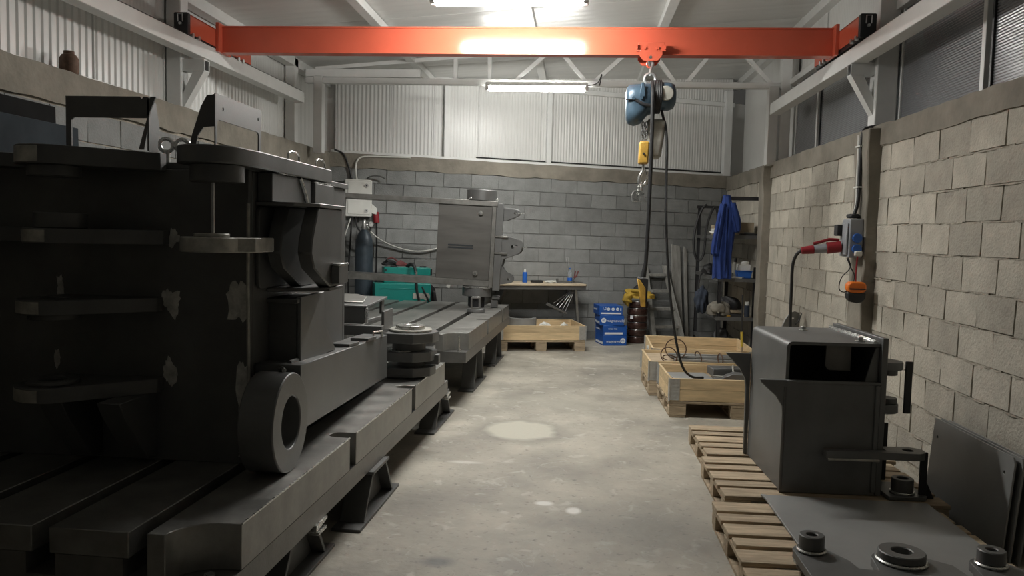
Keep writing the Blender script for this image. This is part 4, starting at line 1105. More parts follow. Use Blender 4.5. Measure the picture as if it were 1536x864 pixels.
# curved cover plate propped on the wall behind the box
cv = thing('cover_plate', 'grey curved cover plate propped against the wall behind the black box', 'plate', (2.12, 8.2, 0))
m = MB(); m.M = Matrix.Translation((2.09, 8.2, 0)) @ Matrix.Rotation(math.radians(5), 4, 'Y') @ Matrix.Rotation(math.radians(30), 4, 'Z')
m.prism([(-.12, .0), (.12, 0), (.12, .80), (.09, .84), (.03, .85), (-.03, .83), (-.08, .76), (-.12, .66)], 'xz', -.006, .006, holes=[circle(.02, .78, .012, 10)])
m.build('plate', M['sheet'], cv, bevel=.002)
m = MB(); m.M = Matrix.Translation((2.09, 8.2, 0)) @ Matrix.Rotation(math.radians(5), 4, 'Y') @ Matrix.Rotation(math.radians(30), 4, 'Z')
m.tube([(.05, -.012, .72), (.05, -.035, .73), (.10, -.035, .83), (.10, -.012, .84)], .006, 6, smooth=1)
m.build('handle', M['black_paint'], cv, smooth=True)

# ------------------------------------------------------------------ framed crates: a pallet with a hinged collar on it
def make_collar(label, loc, rz, lx=1.2, ly=.8, levels=1, group='hinged pallet collars', label2=None):
    t = thing('pallet_collar', label, 'crate', loc, rz, group, local=True)
    for lv in range(levels):
        z0 = .002 + lv * .197
        for k in range(2):
            za, zb_ = z0 + k * .0985, z0 + k * .0985 + .0965
            MB().box(.0, lx, .0, .02, za, zb_).build('side_board', M['pine'], t, local=True, bevel=.002)
            MB().box(.0, lx, ly - .02, ly, za, zb_).build('side_board', M['pine'], t, local=True, bevel=.002)
            MB().box(.0, .02, .021, ly - .021, za, zb_).build('side_board', M['pine'], t, local=True, bevel=.002)
            MB().box(lx - .02, lx, .021, ly - .021, za, zb_).build('side_board', M['pine'], t, local=True, bevel=.002)
        for x, sx in ((0, 1), (lx, -1)):
            for y, sy in ((0, 1), (ly, -1)):
                m = MB()
                m.add([], [])
                xa, xb = sorted((x - sx * .0025, x + sx * .085)); ya, yb = sorted((y - sy * .0025, y - sy * .0002))
                m.box(xa, xb, ya, yb, z0 + .004, z0 + .19)
                ya, yb = sorted((y - sy * .0025, y + sy * .085)); xa, xb = sorted((x - sx * .0025, x - sx * .0002))
                m.box(xa, xb, ya, yb, z0 + .004, z0 + .19)
                m.cyl((x - sx * .004, y - sy * .004, z0), (x - sx * .004, y - sy * .004, z0 + .195), .008, 8)
                hg = m.build('corner_hinge', M['galv'], t, local=True)
                for zz in (.03, .07, .12, .16):
                    q = MB(); ya, yb = sorted((y - sy * .005, y - sy * .0026)); xa, xb = sorted((x + sx * .015, x + sx * .075))
                    q.box(xa, xb, ya, yb, z0 + zz, z0 + zz + .012); q.build('hinge_rib', M['galv'], hg, local=True)
    return t
def crate(lp_, lc, x, y, rz, lx=1.2, ly=.8, levels=1):
    p = make_pallet(lp_, (x, y, 0), rz, 'pallets under the framed crates')
    if lx != 1.2 or ly != .8: p.scale = (lx / 1.2, ly / .8, 1)
    return make_collar(lc, (x, y, .146), rz, lx, ly, levels)
crate('wooden pallet under the nearest of the three framed crates', 'nearest pine framed crate with hinge corners, holding dark steel plates', .83, 6.93, math.radians(1.5))
crate('wooden pallet under the middle framed crate with the rods', 'middle pine framed crate with hinge corners, holding bundled rods', .735, 7.86, math.radians(1.0))
crate('wooden pallet under the rearmost framed crate by the shelf', 'rearmost and widest pine framed crate with a white label', .845, 8.80, math.radians(-1.0), 1.12, 1.12)
crate('wooden pallet under the framed crate below the workbench', 'pine framed crate below the workbench holding a grey steel ring', -1.025, 10.42, math.radians(13.9))
lab = thing('paper_label', 'torn white paper label on the side of the rearmost crate', 'label', (.84, 9.2, .2))
MB().prism([(9.05, .17), (9.30, .16), (9.34, .30), (9.10, .325)], 'yz', .833, .8365).build('paper', mat('white_paper', (.72, .72, .69), .8), lab)
for k in range(4):
    MB().box(.832, .833, 9.10, 9.28 - .03 * (k % 2), .20 + k * .025, .206 + k * .025).build('print_line', M['black_paint'], lab)

# contents of the nearest crate: steel block, flat plate, cable ring
def lying_box(name, label, cat, c, sx, sy, sz, rz, material, tilt=0.0, group=None, bevel=.004):
    m = MB(); m.M = Matrix.Translation(c) @ Matrix.Rotation(rz, 4, 'Z') @ Matrix.Rotation(tilt, 4, 'Y')
    m.box(-sx / 2, sx / 2, -sy / 2, sy / 2, 0, sz)
    return tag(m.build(name, M[material], None, bevel=bevel), label, cat, group)
lying_box('steel_plate', 'wide grey steel plate lying in the left of the nearest crate', 'plate', (1.06, 7.32, .265), .36, .42, .035, .12, 'sheet')
lying_box('steel_plate', 'long grey steel plate lying across the nearest crate', 'plate', (1.58, 7.36, .265), .62, .50, .03, -.05, 'sheet')
lying_box('steel_block', 'thick dark steel block on the plates in the nearest crate', 'block', (1.42, 7.46, .301), .34, .20, .07, .12, 'mill')
m = MB(); m.M = Matrix.Translation((1.48, 7.22, .301)) @ Matrix.Rotation(-.15, 4, 'Z')
m.prism([(-.16, 0), (.20, 0), (.20, .02), (.06, .055), (-.06, .06), (-.13, .03)], 'xz', -.07, .07)
tag(m.build('curved_casting', M['mill'], None, bevel=.006), 'dark curved steel casting beside the thick block in the crate', 'casting')
m = MB(); m.tube([(1.25, 7.30, .315), (1.36, 7.28, .31), (1.44, 7.31, .335), (1.44, 7.345, .37), (1.45, 7.42, .383), (1.47, 7.50, .383)], .009, 6, smooth=2)
tag(m.build('lifting_strap', M['canvas'], None, smooth=True), 'pale strap looped over the thick steel block in the crate', 'strap')
m = MB(); m.tube([(1.6, 7.2, .345), (1.75, 7.18, .33), (1.9, 7.20, .32), (1.97, 7.22, .285)], .010, 6, smooth=2)
tag(m.build('black_cable', M['rubber'], None, smooth=True), 'short black cable across the right of the nearest crate', 'cable')
# base boards so the load does not hang in the air
for nm, lab_, x, y, rz, lx, ly in (('crate_filler', 'dunnage board under the plates in the nearest crate', .83, 6.93, 1.5, 1.2, .8),):
    m = MB(); m.M = Matrix.Translation((x, y, .146)) @ Matrix.Rotation(math.radians(rz), 4, 'Z'); m.box(.03, lx - .03, .03, ly - .03, .002, .118)
    tag(m.build(nm, M['pallet'], None), lab_, 'board')
m = MB(); m.M = Matrix.Translation((.735, 7.86, .146)) @ Matrix.Rotation(math.radians(1), 4, 'Z'); m.box(.03, 1.17, .03, .77, .002, .164)
tag(m.build('crate_filler', M['pallet'], None), 'dunnage board under the rods in the middle crate', 'board')
# rods and flats of the middle crate, with tie rings
for i in range(7):
    x0 = .98 + R.uniform(-.04, .06); yy = 8.12 + i * .045; zz = .325 + (.027 if i % 3 == 1 else 0)
    m = MB(); a = Vector((x0, yy, zz)); b = Vector((x0 + R.uniform(.55, .82), yy + R.uniform(-.008, .004), zz))
    m.bar(a, b, .035, .024)
    tag(m.build('steel_flat', M['sheet'], None, bevel=.002), ('frontmost', 'second', 'third', 'fourth', 'fifth', 'sixth', 'rearmost')[i] + ' grey flat steel bar of the loose bundle in the middle crate', 'steel bar', 'flat bars in the middle crate')
for (x, y, z, r_, ax, lab_) in ((1.02, 8.15, .43, .105, (.3, 1, .1), 'largest rusty wire hoop standing in the middle crate'), (.94, 8.02, .38, .085, (.5, 1, .2), 'wire hoop at the left end of the bundled bars'),
                          (1.24, 8.10, .36, .06, (1, .4, .2), 'small wire hoop round the middle of the bars'), (1.45, 8.05, .355, .055, (1, .3, .1), 'small wire hoop at the right end of the bars'), (.96, 8.12, .34, .07, (.2, .6, 1), 'flat wire hoop lying on the left of the bars')):
    m = MB(); m.torus((x, y, z), ax, r_, .006, 24, 6)
    tag(m.build('wire_hoop', M['rust'] if 'rust' in M else M['rubber'], None, smooth=True), lab_, 'wire hoop')
M['lemon'] = mat('yellow_paint', (0.62, 0.46, 0.06), .5)
# yellow-topped stick
st = thing('marker_stick', 'thin stick with a yellow upper half standing at the rearmost crate', 'stick', (1.83, 9.4, .15))
MB().cyl((1.80, 8.74, .001), (1.795, 8.74, .40), .010, 8).build('shaft', M['pallet'], st, smooth=True)
MB().cyl((1.795, 8.74, .40), (1.788, 8.74, .56), .014, 10).build('yellow_tip', M['lemon'], st, smooth=True)
MB().cyl((1.788, 8.74, .56), (1.78, 8.74, .96), .008, 8).build('shaft', M['black_paint'], st, smooth=True)

# ------------------------------------------------------------------ right wall: socket box, plug, conduit, hanging orange unit
M['grey_plastic'] = mat('grey_plastic', (0.27, 0.28, 0.30), 0.45, var=.06, scale=8)
M['red_plastic'] = mat('red_plastic', (0.25, 0.018, 0.025), 0.4, var=.1, scale=8)
M['blue_plastic'] = mat('blue_plastic', (0.02, 0.11, 0.42), 0.4, var=.1, scale=8)
M['orange_plastic'] = mat('orange_plastic', (0.85, 0.20, 0.02), 0.45, var=.06, scale=8)
M['white_plastic'] = mat('white_plastic', (0.66, 0.66, 0.62), 0.45, var=.05, scale=8)
jb = thing('socket_box', 'grey wall socket box with blue sockets on the concrete pillar', 'socket box', (2.15, 6.5, 1.43))
def jp(m, name, material, parent=None, **k): return m.build(name, M[material], parent or jb, **k)
jp(MB().prism([(6.43, 1.43), (6.66, 1.44), (6.66, 1.60), (6.63, 1.70), (6.60, 1.735), (6.43, 1.735)], 'yz', 2.105, 2.208), 'enclosure', 'grey_plastic', bevel=.008, seg=2)
jp(MB().box(2.088, 2.104, 6.45, 6.56, 1.45, 1.70), 'cover', 'grey_plastic', bevel=.006)
jp(MB().prism(rrect(6.575, 6.66, 1.60, 1.69, .012), 'yz', 2.055, 2.104), 'rotary_switch', 'rubber', bevel=.004)
for z in (1.585, 1.50):
    s = jp(MB().cyl((2.160, 6.405, z), (2.160, 6.43, z), .036, 24), 'socket', 'blue_plastic', bevel=.003, smooth=True)
    jp(MB().box(2.135, 2.185, 6.400, 6.405, z + .012, z + .03), 'socket_lid_hinge', 'blue_plastic', s)
jp(MB().box(2.135, 2.19, 6.37, 6.404, 1.445, 1.485), 'white_plug', 'white_plastic', bevel=.006)
pg = thing('red_plug', 'red and grey industrial plug pushed into the grey wall box', 'plug', (2.0, 6.6, 1.5))
a = Vector((2.085, 6.56, 1.515)); b_ = Vector((1.79, 6.60, 1.475)); d_ = (b_ - a)
def pcyl(t0, t1, r0, r1, name, material):
    m = MB(); m.cyl(a + d_ * t0, a + d_ * t1, r0, 20, r2=r1); m.build(name, M[material], pg, smooth=True, bevel=.003)
pcyl(0, .36, .045, .047, 'plug_collar', 'red_plastic'); pcyl(.36, .68, .038, .032, 'plug_body', 'grey_plastic'); pcyl(.68, 1.0, .036, .028, 'cable_gland', 'red_plastic')
m = MB(); m.tube([a + d_ * .05 + Vector((0, 0, .055)), a + d_ * .3 + Vector((0, 0, .068)), a + d_ * .7 + Vector((0, 0, .045))], .012, 8); m.build('locking_lever', M['red_plastic'], pg, smooth=True)
m = MB(); m.tube([b_, (1.76, 6.62, 1.45), (1.74, 6.66, 1.36), (1.76, 6.72, 1.15), (1.78, 6.80, .9), (1.82, 6.85, .5), (1.95, 6.82, .05), (2.2, 6.84, .015)], .013, 8, smooth=2); m.build('power_cord', M['rubber'], pg, smooth=True)
cd = thing('cable_conduit', 'white conduit and black cables running down the concrete pillar', 'conduit', (2.2, 6.5, 1.75))
m = MB(); m.tube([(2.20, 6.62, 2.40), (2.197, 6.60, 2.30), (2.192, 6.58, 2.0), (2.19, 6.56, 1.87), (2.17, 6.54, 1.78)], .012, 8, smooth=2); m.build('white_pipe', M['white_plastic'], cd, smooth=True)
m = MB(); m.tube([(2.40, 6.60, 2.475), (2.26, 6.58, 2.46), (2.205, 6.56, 2.43), (2.195, 6.545, 2.3), (2.192, 6.535, 2.0), (2.188, 6.525, 1.86), (2.165, 6.53, 1.77)], .014, 8, smooth=2); m.build('black_cable', M['rubber'], cd, smooth=True)
m = MB(); m.box(2.13, 2.20, 6.50, 6.62, 1.742, 1.775); m.build('cable_entry', M['rubber'], cd, bevel=.01)
for z in (2.30, 1.98):
    m = MB(); m.box(2.175, 2.215, 6.52, 6.62, z, z + .012); m.build('clip', M['white_plastic'], cd)
ou = thing('orange_unit', 'orange and black unit hanging on a thin wire below the wall box', 'hanging unit', (2.14, 6.40, 1.08))
m = MB(); m.prism(rrect(2.075, 2.215, 1.165, 1.25, .035), 'xz', 6.31, 6.395); m.build('orange_shell', M['orange_plastic'], ou, bevel=.012, seg=2)
m = MB(); m.prism([(2.075, 1.166), (2.215, 1.166), (2.21, 1.12), (2.185, 1.092), (2.15, 1.085), (2.11, 1.092), (2.08, 1.12)], 'xz', 6.315, 6.395); m.build('black_shell', M['rubber'], ou, bevel=.010, seg=2)
m = MB(); m.box(2.085, 2.205, 6.303, 6.31, 1.19, 1.2); m.build('groove', M['black_paint'], ou)
m = MB(); m.tube([(2.145, 6.36, 1.25), (2.15, 6.38, 1.35), (2.16, 6.387, 1.45)], .006, 6, smooth=1); m.build('hanging_wire', M['red_plastic'], ou, smooth=True)
m = MB(); m.tube([(2.10, 6.45, 1.43), (2.12, 6.42, 1.36), (2.16, 6.40, 1.28), (2.10, 6.39, 1.16), (2.03, 6.40, 1.17), (2.05, 6.42, 1.28), (2.13, 6.42, 1.35), (2.11, 6.45, 1.43)], .004, 6, smooth=2); m.build('loop_wire', M['rubber'], ou, smooth=True)
# ------------------------------------------------------------------ square frame weldment upright on the far table
wc = thing('frame_weldment', 'grey upright frame weldment with eared plates on the far table', 'weldment', (-1.05, 9.42, .662), local=True)
wc.rotation_euler = (0, math.radians(1.9), math.radians(4.7))
M['frame_steel'] = mat('grey_plate_with_heat_tint', (0.16, 0.155, 0.145), 0.38, 0.5, var=0.22, scale=2.2, rvar=0.12, stretch=(.5, 1, 3))
M['frame_edge'] = mat('cut_steel_edge', (0.25, 0.245, 0.23), 0.36, 0.6, var=0.2, scale=12, rvar=.1)
Z0 = .245
def cp(m, name, material='frame_steel', parent=None, bevel=.003, **k):
    m.v = [p + Vector((0, 0, Z0)) for p in m.v]
    return m.build(name, M[material], parent or wc, local=True, bevel=bevel, **k)
pl = cp(MB().box(-.635, -.002, .0, .02, .086, .96), 'square_plate')
for x, z in ((-.135, .875), (-.165, .16)):
    s = cp(MB().cyl((x, -.012, z), (x, 0, z), .035, 20), 'stud_washer', 'frame_edge', pl, smooth=True)
    cp(MB().cyl((x, -.05, z), (x, -.012, z), .022, 16), 'stud', 'bright', pl, smooth=True)
for z in (.455, .485):
    cp(MB().prism(rrect(-.505, -.205, z - .009, z + .009, .008), 'xz', -.006, .0), 'weld_run', 'plate_blue', pl, bevel=0)
cp(MB().box(-1.80, .06, -.03, .30, .962, 1.022), 'top_bar', 'frame_edge')
cp(MB().box(-1.80, .03, -.03, .30, .012, .085), 'bottom_bar', 'frame_edge')
cp(MB().box(-1.80, -1.735, -.03, .04, .086, .961), 'left_post', 'frame_edge')
cp(MB().box(0.0, .045, -.035, .32, .0, .961), 'right_flange', 'frame_edge')
t_ = cp(MB().cyl((-.14, .13, 1.024), (-.14, .13, 1.15), .178, 40, ri=.12), 'top_ring', 'mill2', smooth=True, bevel=.004)
cp(MB().cyl((-.14, .13, -.115), (-.14, .13, .011), .175, 40), 'bottom_ring', 'mill2', smooth=True, bevel=.004)
cp(MB().box(-.30, .02, -.045, -.03, -.012, .003), 'ground_strip', 'bright')
for x in (-.29, .02):
    cp(MB().prism([(x, 1.03), (x + .03, 1.06), (x + .05, 1.03)], 'xz', -.055, -.035), 'weld_bead', 'bright')
cp(MB().cyl((-.14, .13, -.243), (-.14, .13, -.116), .10, 28), 'stand', 'black_paint', smooth=True)
cp(MB().box(.046, .13, .0, .42, -.03, 1.0), 'side_box', 'mill2')
def ear(pts, ys, hole, name):
    for k, y in enumerate(ys):
        m = MB(); dx = .012 * k
        e = cp(m.prism([(a + dx, b) for a, b in pts], 'xz', y, y + .025, holes=[circle(hole[0] + dx, hole[1], hole[2], 14)]), name, 'mill2', bevel=.004)
    return e
A_ = lambda cx, cz, r, a0, a1: arc(cx, cz, r, a0, a1, 8)
ear([(.131, .80), (.131, .95)] + [(.26, .948)] + A_(.275, .90, .046, 75, -45) + [(.17, .80)], (.06, .16), (.272, .90, .016), 'upper_ear')
ear([(.04, .22), (.04, .705), (.17, .625)] + A_(.265, .50, .105, 50, -50) + [(.16, .35), (.131, .22)], (.02, .10, .18), (.262, .50, .022), 'middle_ear')
ear([(.131, .04), (.131, .28), (.20, .19)] + A_(.235, .115, .055, 65, -85), (.06, .16), (.235, .11, .016), 'lower_ear')
for z in (.60, .405):
    cp(MB().box(.045, .20, -.02, .24, z, z + .022), 'stiffener', 'frame_edge')
for x, z in ((.30, .90), (.355, .50)):
    q = MB(); q.box(x, x + .09, .05, .08, z - .006, z + .006); cp(q, 'locking_pin', 'bright', bevel=0)
cp(MB().box(.05, .14, .06, .30, -.14, -.11), 'foot_plate', 'mill')
cp(MB().box(.04, .12, .08, .28, -.24, -.145), 'foot_block', 'mill')
# square tube on a round base in front of it
sb = thing('tube_support', 'short square tube on a round base beside the bottom ring of the frame', 'support', (-1.13, 8.9, .662))
MB().cyl((-1.12, 8.93, .662), (-1.12, 8.93, .70), .10, 28).build('round_base', M['mill2'], sb, bevel=.004, smooth=True)
m = MB(); m.prism(rrect(-1.175, -1.075, .702, .83, .008), 'xz', 8.87, 8.97, holes=[rrect(-1.163, -1.087, .714, .818, .006)]); m.build('square_tube', M['frame_edge'], sb)
MB().box(-1.17, -1.08, 8.90, 8.94, .831, .838).build('tack_weld', M['bright'], sb, bevel=.002)
# ------------------------------------------------------------------ rear left: distribution box, gas bottle, welding machines
def at(s, d, z):
    p = BA + bu * s + bn * d
    return Vector((p.x, p.y, z))
def onwall(m, s, d, z):
    """local frame on the back wall: x along it, -y out into the room"""
    m.M = Matrix.Translation(at(s, d, z)) @ Matrix.Rotation(ang_b, 4, 'Z'); return m
def rt(name, label, cat, s, d, z=0.0, group=None):
    return thing(name, label, cat, at(s, d, z), ang_b, group, local=True)
def rp(t, m, name, material, parent=None, **k):
    return m.build(name, M[material] if isinstance(material, str) else material, parent or t, local=True, **k)
M['navy'] = mat('dark_blue_grey_cylinder', (0.04, 0.055, 0.07), 0.45, 0.2, var=.25, scale=6, rvar=.1)
M['teal'] = mat('teal_green_paint', (0.01, 0.215, 0.185), 0.36, var=.08, scale=5)
eb = rt('distribution_box', 'pale grey electrical distribution box on the back wall at left', 'electrical box', .24, .004, 1.735)
rp(eb, MB().prism(rrect(.0, .36, 0, .50, .02), 'xz', -.16, 0), 'enclosure', 'white_plastic', bevel=.006)
rp(eb, MB().prism(rrect(.035, .345, .03, .47, .015), 'xz', -.168, -.16), 'door', 'white_plastic', bevel=.003)
for z in (.42, .08):
    k_ = rp(eb, MB().cyl((.285, -.18, z), (.285, -.168, z), .026, 18), 'lock', 'steel', smooth=True)
    rp(eb, MB().cyl((.285, -.186, z), (.285, -.18, z), .010, 10), 'key_slot', 'black_paint', k_)
rp(eb, MB().box(.005, .04, -.163, -.15, .405, .425), 'latch', 'rubber')
rp(eb, MB().prism([(.361, .05), (.43, .03), (.43, .12), (.361, .18)], 'xz', -.13, -.04), 'side_socket', 'white_plastic', bevel=.006)
rp(eb, MB().cyl((.42, -.085, .07), (.435, -.085, -.08), .042, 16), 'side_plug', 'red_plastic', smooth=True, bevel=.004)
for k, x in enumerate((.10, .15, .20)):
    rp(eb, MB().cyl((x, -.09, -.04), (x, -.09, 0), .022, 12), 'cable_gland', 'rubber', smooth=True)
rp(eb, MB().tube([(.16, -.08, .50), (.145, -.06, .62), (.15, -.03, .74), (.20, -.02, .81), (.30, -.02, .83), (.9, -.02, .84)], .012, 8, smooth=2), 'supply_cable', 'white_plastic', smooth=True)
rp(eb, MB().tube([(.10, -.03, .50), (.06, -.02, .66), (.02, -.02, .78), (-.02, -.02, .86), (-.14, -.02, .9)], .012, 8, smooth=2), 'black_cable', 'rubber', smooth=True)
rp(eb, MB().tube([(.15, -.10, -.03), (.16, -.15, -.14), (.22, -.18, -.22), (.32, -.18, -.22), (.36, -.16, -.14), (.30, -.16, -.08), (.22, -.17, -.12), (.26, -.19, -.25), (.35, -.18, -.26), (.38, -.16, -.5), (.30, -.14, -.9), (.26, -.2, -1.2)], .011, 7, smooth=2), 'looped_cable', 'rubber', smooth=True)
rp(eb, MB().tube([(.10, -.10, -.03), (.08, -.14, -.3), (.05, -.16, -.8), (.06, -.16, -1.2)], .012, 7, smooth=2), 'drop_cable', 'rubber', smooth=True)
rp(eb, MB().tube([(.43, -.085, -.08), (.44, -.08, -.2), (.44, -.08, -.7), (.43, -.1, -1.1)], .013, 7, smooth=2), 'drop_cable', 'rubber', smooth=True)
rp(eb, MB().tube([(.30, -.17, -.13), (.40, -.10, -.26), (.62, -.04, -.38), (.85, -.03, -.45), (1.05, -.03, -.47), (1.3, -.03, -.42), (1.6, -.03, -.30)], .010, 7, smooth=2), 'white_cord', 'white_plastic', smooth=True)
rp(eb, MB().tube([(.08, -.12, -.03), (.02, -.18, -.2), (-.05, -.22, -.42), (-.14, -.26, -.56), (-.2, -.3, -.62)], .008, 6, smooth=2), 'white_cord', 'white_plastic', smooth=True)
hk = rt('hanging_hook', 'dark curved hook fixed above the pale electrical box', 'hook', .55, .003, 2.26)
rp(hk, MB().tube([(.0, -.02, .0), (.02, -.06, .02), (.10, -.08, .045), (.20, -.08, .03), (.24, -.07, .0)], .012, 8, smooth=1), 'arm', 'mill', smooth=True)
gb = rt('gas_cylinder', 'dark blue-grey gas cylinder standing under the electrical box', 'gas cylinder', .49, .30)
rp(gb, MB().lathe([(.115, 0), (.12, .02), (.12, 1.32), (.112, 1.42), (.085, 1.50), (.05, 1.545), (.04, 1.56)], 0, 0, 28), 'bottle', 'navy', smooth=True)
rp(gb, MB().lathe([(.03, 1.555), (.03, 1.66), (.02, 1.69)], 0, 0, 14), 'valve', 'steel', smooth=True)
rp(gb, MB().cyl((-.02, 0, 1.62), (.07, 0, 1.63), .014, 10), 'regulator_stem', 'steel', smooth=True)
rp(gb, MB().cyl((.085, -.05, 1.635), (.085, -.02, 1.635), .035, 16), 'gauge', 'bright', smooth=True)
# teal wire feeder on teal power source
pw = rt('welding_power_source', 'larger teal welding machine with a black end grille behind the table', 'welding machine', .60, .36)
MAT_DK = 'black_paint'
rp(pw, MB().box(.0, .74, -.34, .0, .14, .86), 'teal_body', 'teal', bevel=.008, seg=2)
rp(pw, MB().prism([(.741, .14), (.87, .14), (.84, .55), (.80, .80), (.741, .86)], 'xz', -.33, -.01), 'end_panel', MAT_DK, bevel=.006)
rp(pw, MB().tube([(.80, -.335, .45), (.80, -.37, .47), (.775, -.37, .74), (.775, -.335, .76)], .016, 8, smooth=1), 'grab_handle', MAT_DK, smooth=True)
rp(pw, MB().box(.06, .52, -.346, -.341, .79, .80), 'body_rib', 'teal', bevel=.002)
rp(pw, MB().box(.50, .64, -.345, -.341, .66, .735), 'rating_plate', 'canvas')
rp(pw, MB().cyl((.68, -.345, .69), (.68, -.341, .69), .05, 24), 'round_badge', 'canvas')
for x in (.08, .66):
    for y in (-.30, -.04): rp(pw, MB().cyl((x, y - .02, .07), (x, y + .02, .07), .07, 18), 'wheel', 'rubber', smooth=True)
rp(pw, MB().box(-.005, .80, -.32, -.02, .10, .139), 'chassis', MAT_DK)
wf = rt('wire_feeder', 'smaller teal wire feeder box on top of the welding machine', 'wire feeder', .73, .33, .862)
rp(wf, MB().box(0, .62, -.26, 0, .0, .205), 'teal_body', 'teal', bevel=.008, seg=2)
rp(wf, MB().box(.621, .645, -.25, -.01, .01, .19), 'front_panel', MAT_DK, bevel=.004)
rp(wf, MB().box(.10, .18, -.2, -.1, .2055, .222), 'lid_catch', MAT_DK); rp(wf, MB().box(.50, .57, -.2, -.1, .2055, .222), 'lid_catch', MAT_DK)
rp(wf, MB().tube([(.645, -.12, .07), (.72, -.12, .06), (.80, -.10, .05), (.88, -.08, .055), (1.0, -.06, .05)], .02, 8, smooth=1), 'hose_package', 'rubber', smooth=True)
rp(wf, MB().torus((.76, -.12, .09), (.3, 1, 0), .05, .007, 20, 6), 'cable_loop', 'rubber', smooth=True)
rp(wf, MB().cyl((.02, -.268, .17), (.02, -.261, .17), .015, 12), 'knob', MAT_DK)
gl = rt('leather_gloves', 'crumpled dark red and black gloves on the teal wire feeder', 'gloves', .95, .20, 1.068)
def lump(c, rad, seed, amp, n=2, flat=True):
    bm = bmesh.new(); bmesh.ops.create_icosphere(bm, subdivisions=n, radius=1)
    r = random.Random(seed); ph = [Vector((r.uniform(-3, 3), r.uniform(-3, 3), r.uniform(-3, 3))) for _ in range(5)]
    m = MB()
    for v in bm.verts:
        k = 1 + amp * sum(math.sin(p.dot(v.co) * (1.2 + i * .5) + i) for i, p in enumerate(ph)) / 3
        z = v.co.z * rad[2] * k
        if flat: z = max(z, -rad[2] * .35)
        m.v.append(Vector((c[0] + v.co.x * rad[0] * k, c[1] + v.co.y * rad[1] * k, c[2] + z)))
    bm.verts.index_update()
    m.f = [tuple(v.index for v in f.verts) for f in bm.faces]
    bm.free(); return m
M['dark_red'] = mat('dark_red_leather', (0.13, 0.03, 0.03), .7, var=.3, scale=20)
rp(gl, lump((-.10, 0, .03), (.10, .06, .06), 4, .35), 'glove', 'rubber', smooth=True)
rp(gl, lump((.05, .0, .022), (.09, .05, .05), 9, .35), 'glove', 'dark_red', smooth=True)
rp(gl, MB().tube([(-.17, .02, .01), (-.14, 0, .10), (-.06, 0, .12), (.02, .0, .05), (.10, 0, .02)], .010, 6, smooth=2), 'strap', 'dark_red', smooth=True)
tc_ = rt('welding_torch', 'black welding torch hooked over the front of the teal machines', 'torch', 1.12, .64, .72)
rp(tc_, MB().tube([(-.08, .10, .36), (-.04, .04, .40), (.0, -.02, .38), (.02, -.05, .28)], [.024, .024, .02], 10, smooth=2), 'torch_neck', 'rubber', smooth=True)
rp(tc_, MB().cyl((.02, -.05, .31), (.025, -.06, .16), .017, 14), 'nozzle', 'bright', smooth=True)
rp(tc_, MB().tube([(.025, -.06, .16), (.03, -.06, .05), (.06, -.06, -.06), (.10, -.05, -.2)], .018, 8, smooth=1), 'hose', 'rubber', smooth=True)
rp(tc_, MB().tube([(.10, -.05, .10), (.14, -.06, .02), (.19, -.06, -.08), (.24, -.05, -.2)], .014, 8, smooth=1), 'hose', 'rubber', smooth=True)
wtag = rt('white_tag', 'small white tag hanging on a cable above the far table', 'tag', 1.62, .45, .80)
rp(wtag, MB().prism([(-.025, .0), (.02, -.015), (.035, .035), (-.012, .05)], 'xz', -.002, .002), 'card', 'white_plastic')
rp(wtag, MB().tube([(0, 0, .04), (.01, 0, .12), (.0, 0, .25)], .004, 5), 'string', 'rubber', smooth=True)

# ------------------------------------------------------------------ bench on the back wall and what is on and under it
wbk = rt('workbench', 'wall workbench with a pale wooden top above the framed crate', 'workbench', 2.35, .0)
rp(wbk, MB().prism([(-.1, -.62), (1.22, -.62), (1.24, -.60), (1.20, -.02), (-.1, -.02)], 'xy', .836, .862), 'bench_top', mat('pale_bench_top', (0.52, 0.43, 0.31), .65, var=.12, scale=3, stretch=(1, 8, 1)), bevel=.003)
rp(wbk, MB().box(-.1, 1.23, -.60, -.04, .78, .835), 'frame', 'mill', bevel=.003)
rp(wbk, MB().hexa([(1.10, -.50, .78), (1.135, -.50, .78), (1.135, -.465, .78), (1.10, -.465, .78)], [(1.22, -.36, .0), (1.255, -.36, .0), (1.255, -.325, .0), (1.22, -.325, .0)][::1]), 'leg', 'steel', bevel=.002)
rp(wbk, MB().prism([(-.02, .81), (-.50, .81), (-.50, .78), (-.05, .45), (-.02, .45)], 'yz', .06, .10), 'bracket', 'mill', bevel=.002)
rp(wbk, MB().hexa([(1.08, -.30, .81), (1.12, -.30, .81), (1.12, -.26, .81), (1.08, -.26, .81)], [(1.02, -.05, .42), (1.06, -.05, .42), (1.06, -.02, .42), (1.02, -.02, .42)]), 'brace', 'mill', bevel=.002)
def small(name, label, cat, s, d, z): return rt(name, label, cat, s, d, z)
M['blue_label'] = mat('blue_can', (0.02, 0.12, 0.5), .35, var=.1, scale=10)
sp = small('spray_can', 'blue spray can with a white cap on the workbench', 'spray can', 2.75, .33, .863)
rp(sp, MB().lathe([(.033, 0), (.035, .01), (.035, .13), (.028, .15)], 0, 0, 20), 'can', 'blue_label', smooth=True); rp(sp, MB().lathe([(.016, .15), (.014, .185), (.008, .195)], 0, 0, 14), 'cap', 'white_plastic', smooth=True)
bx = small('small_box', 'flat black tin lying on the workbench beside the spray can', 'tin', 2.93, .33, .863)
rp(bx, MB().box(-.08, .08, -.05, .05, 0, .035), 'tin', 'rubber', bevel=.004)
rg = small('white_rag', 'crumpled white rag in the middle of the workbench', 'rag', 3.14, .35, .863)
rp(rg, lump((0, 0, .012), (.08, .06, .02), 5, .4, 3), 'cloth', 'white_plastic', smooth=True)
vs_ = small('bench_tool', 'small dark clamping tool on the workbench beside the water bottle', 'tool', 3.29, .35, .863)
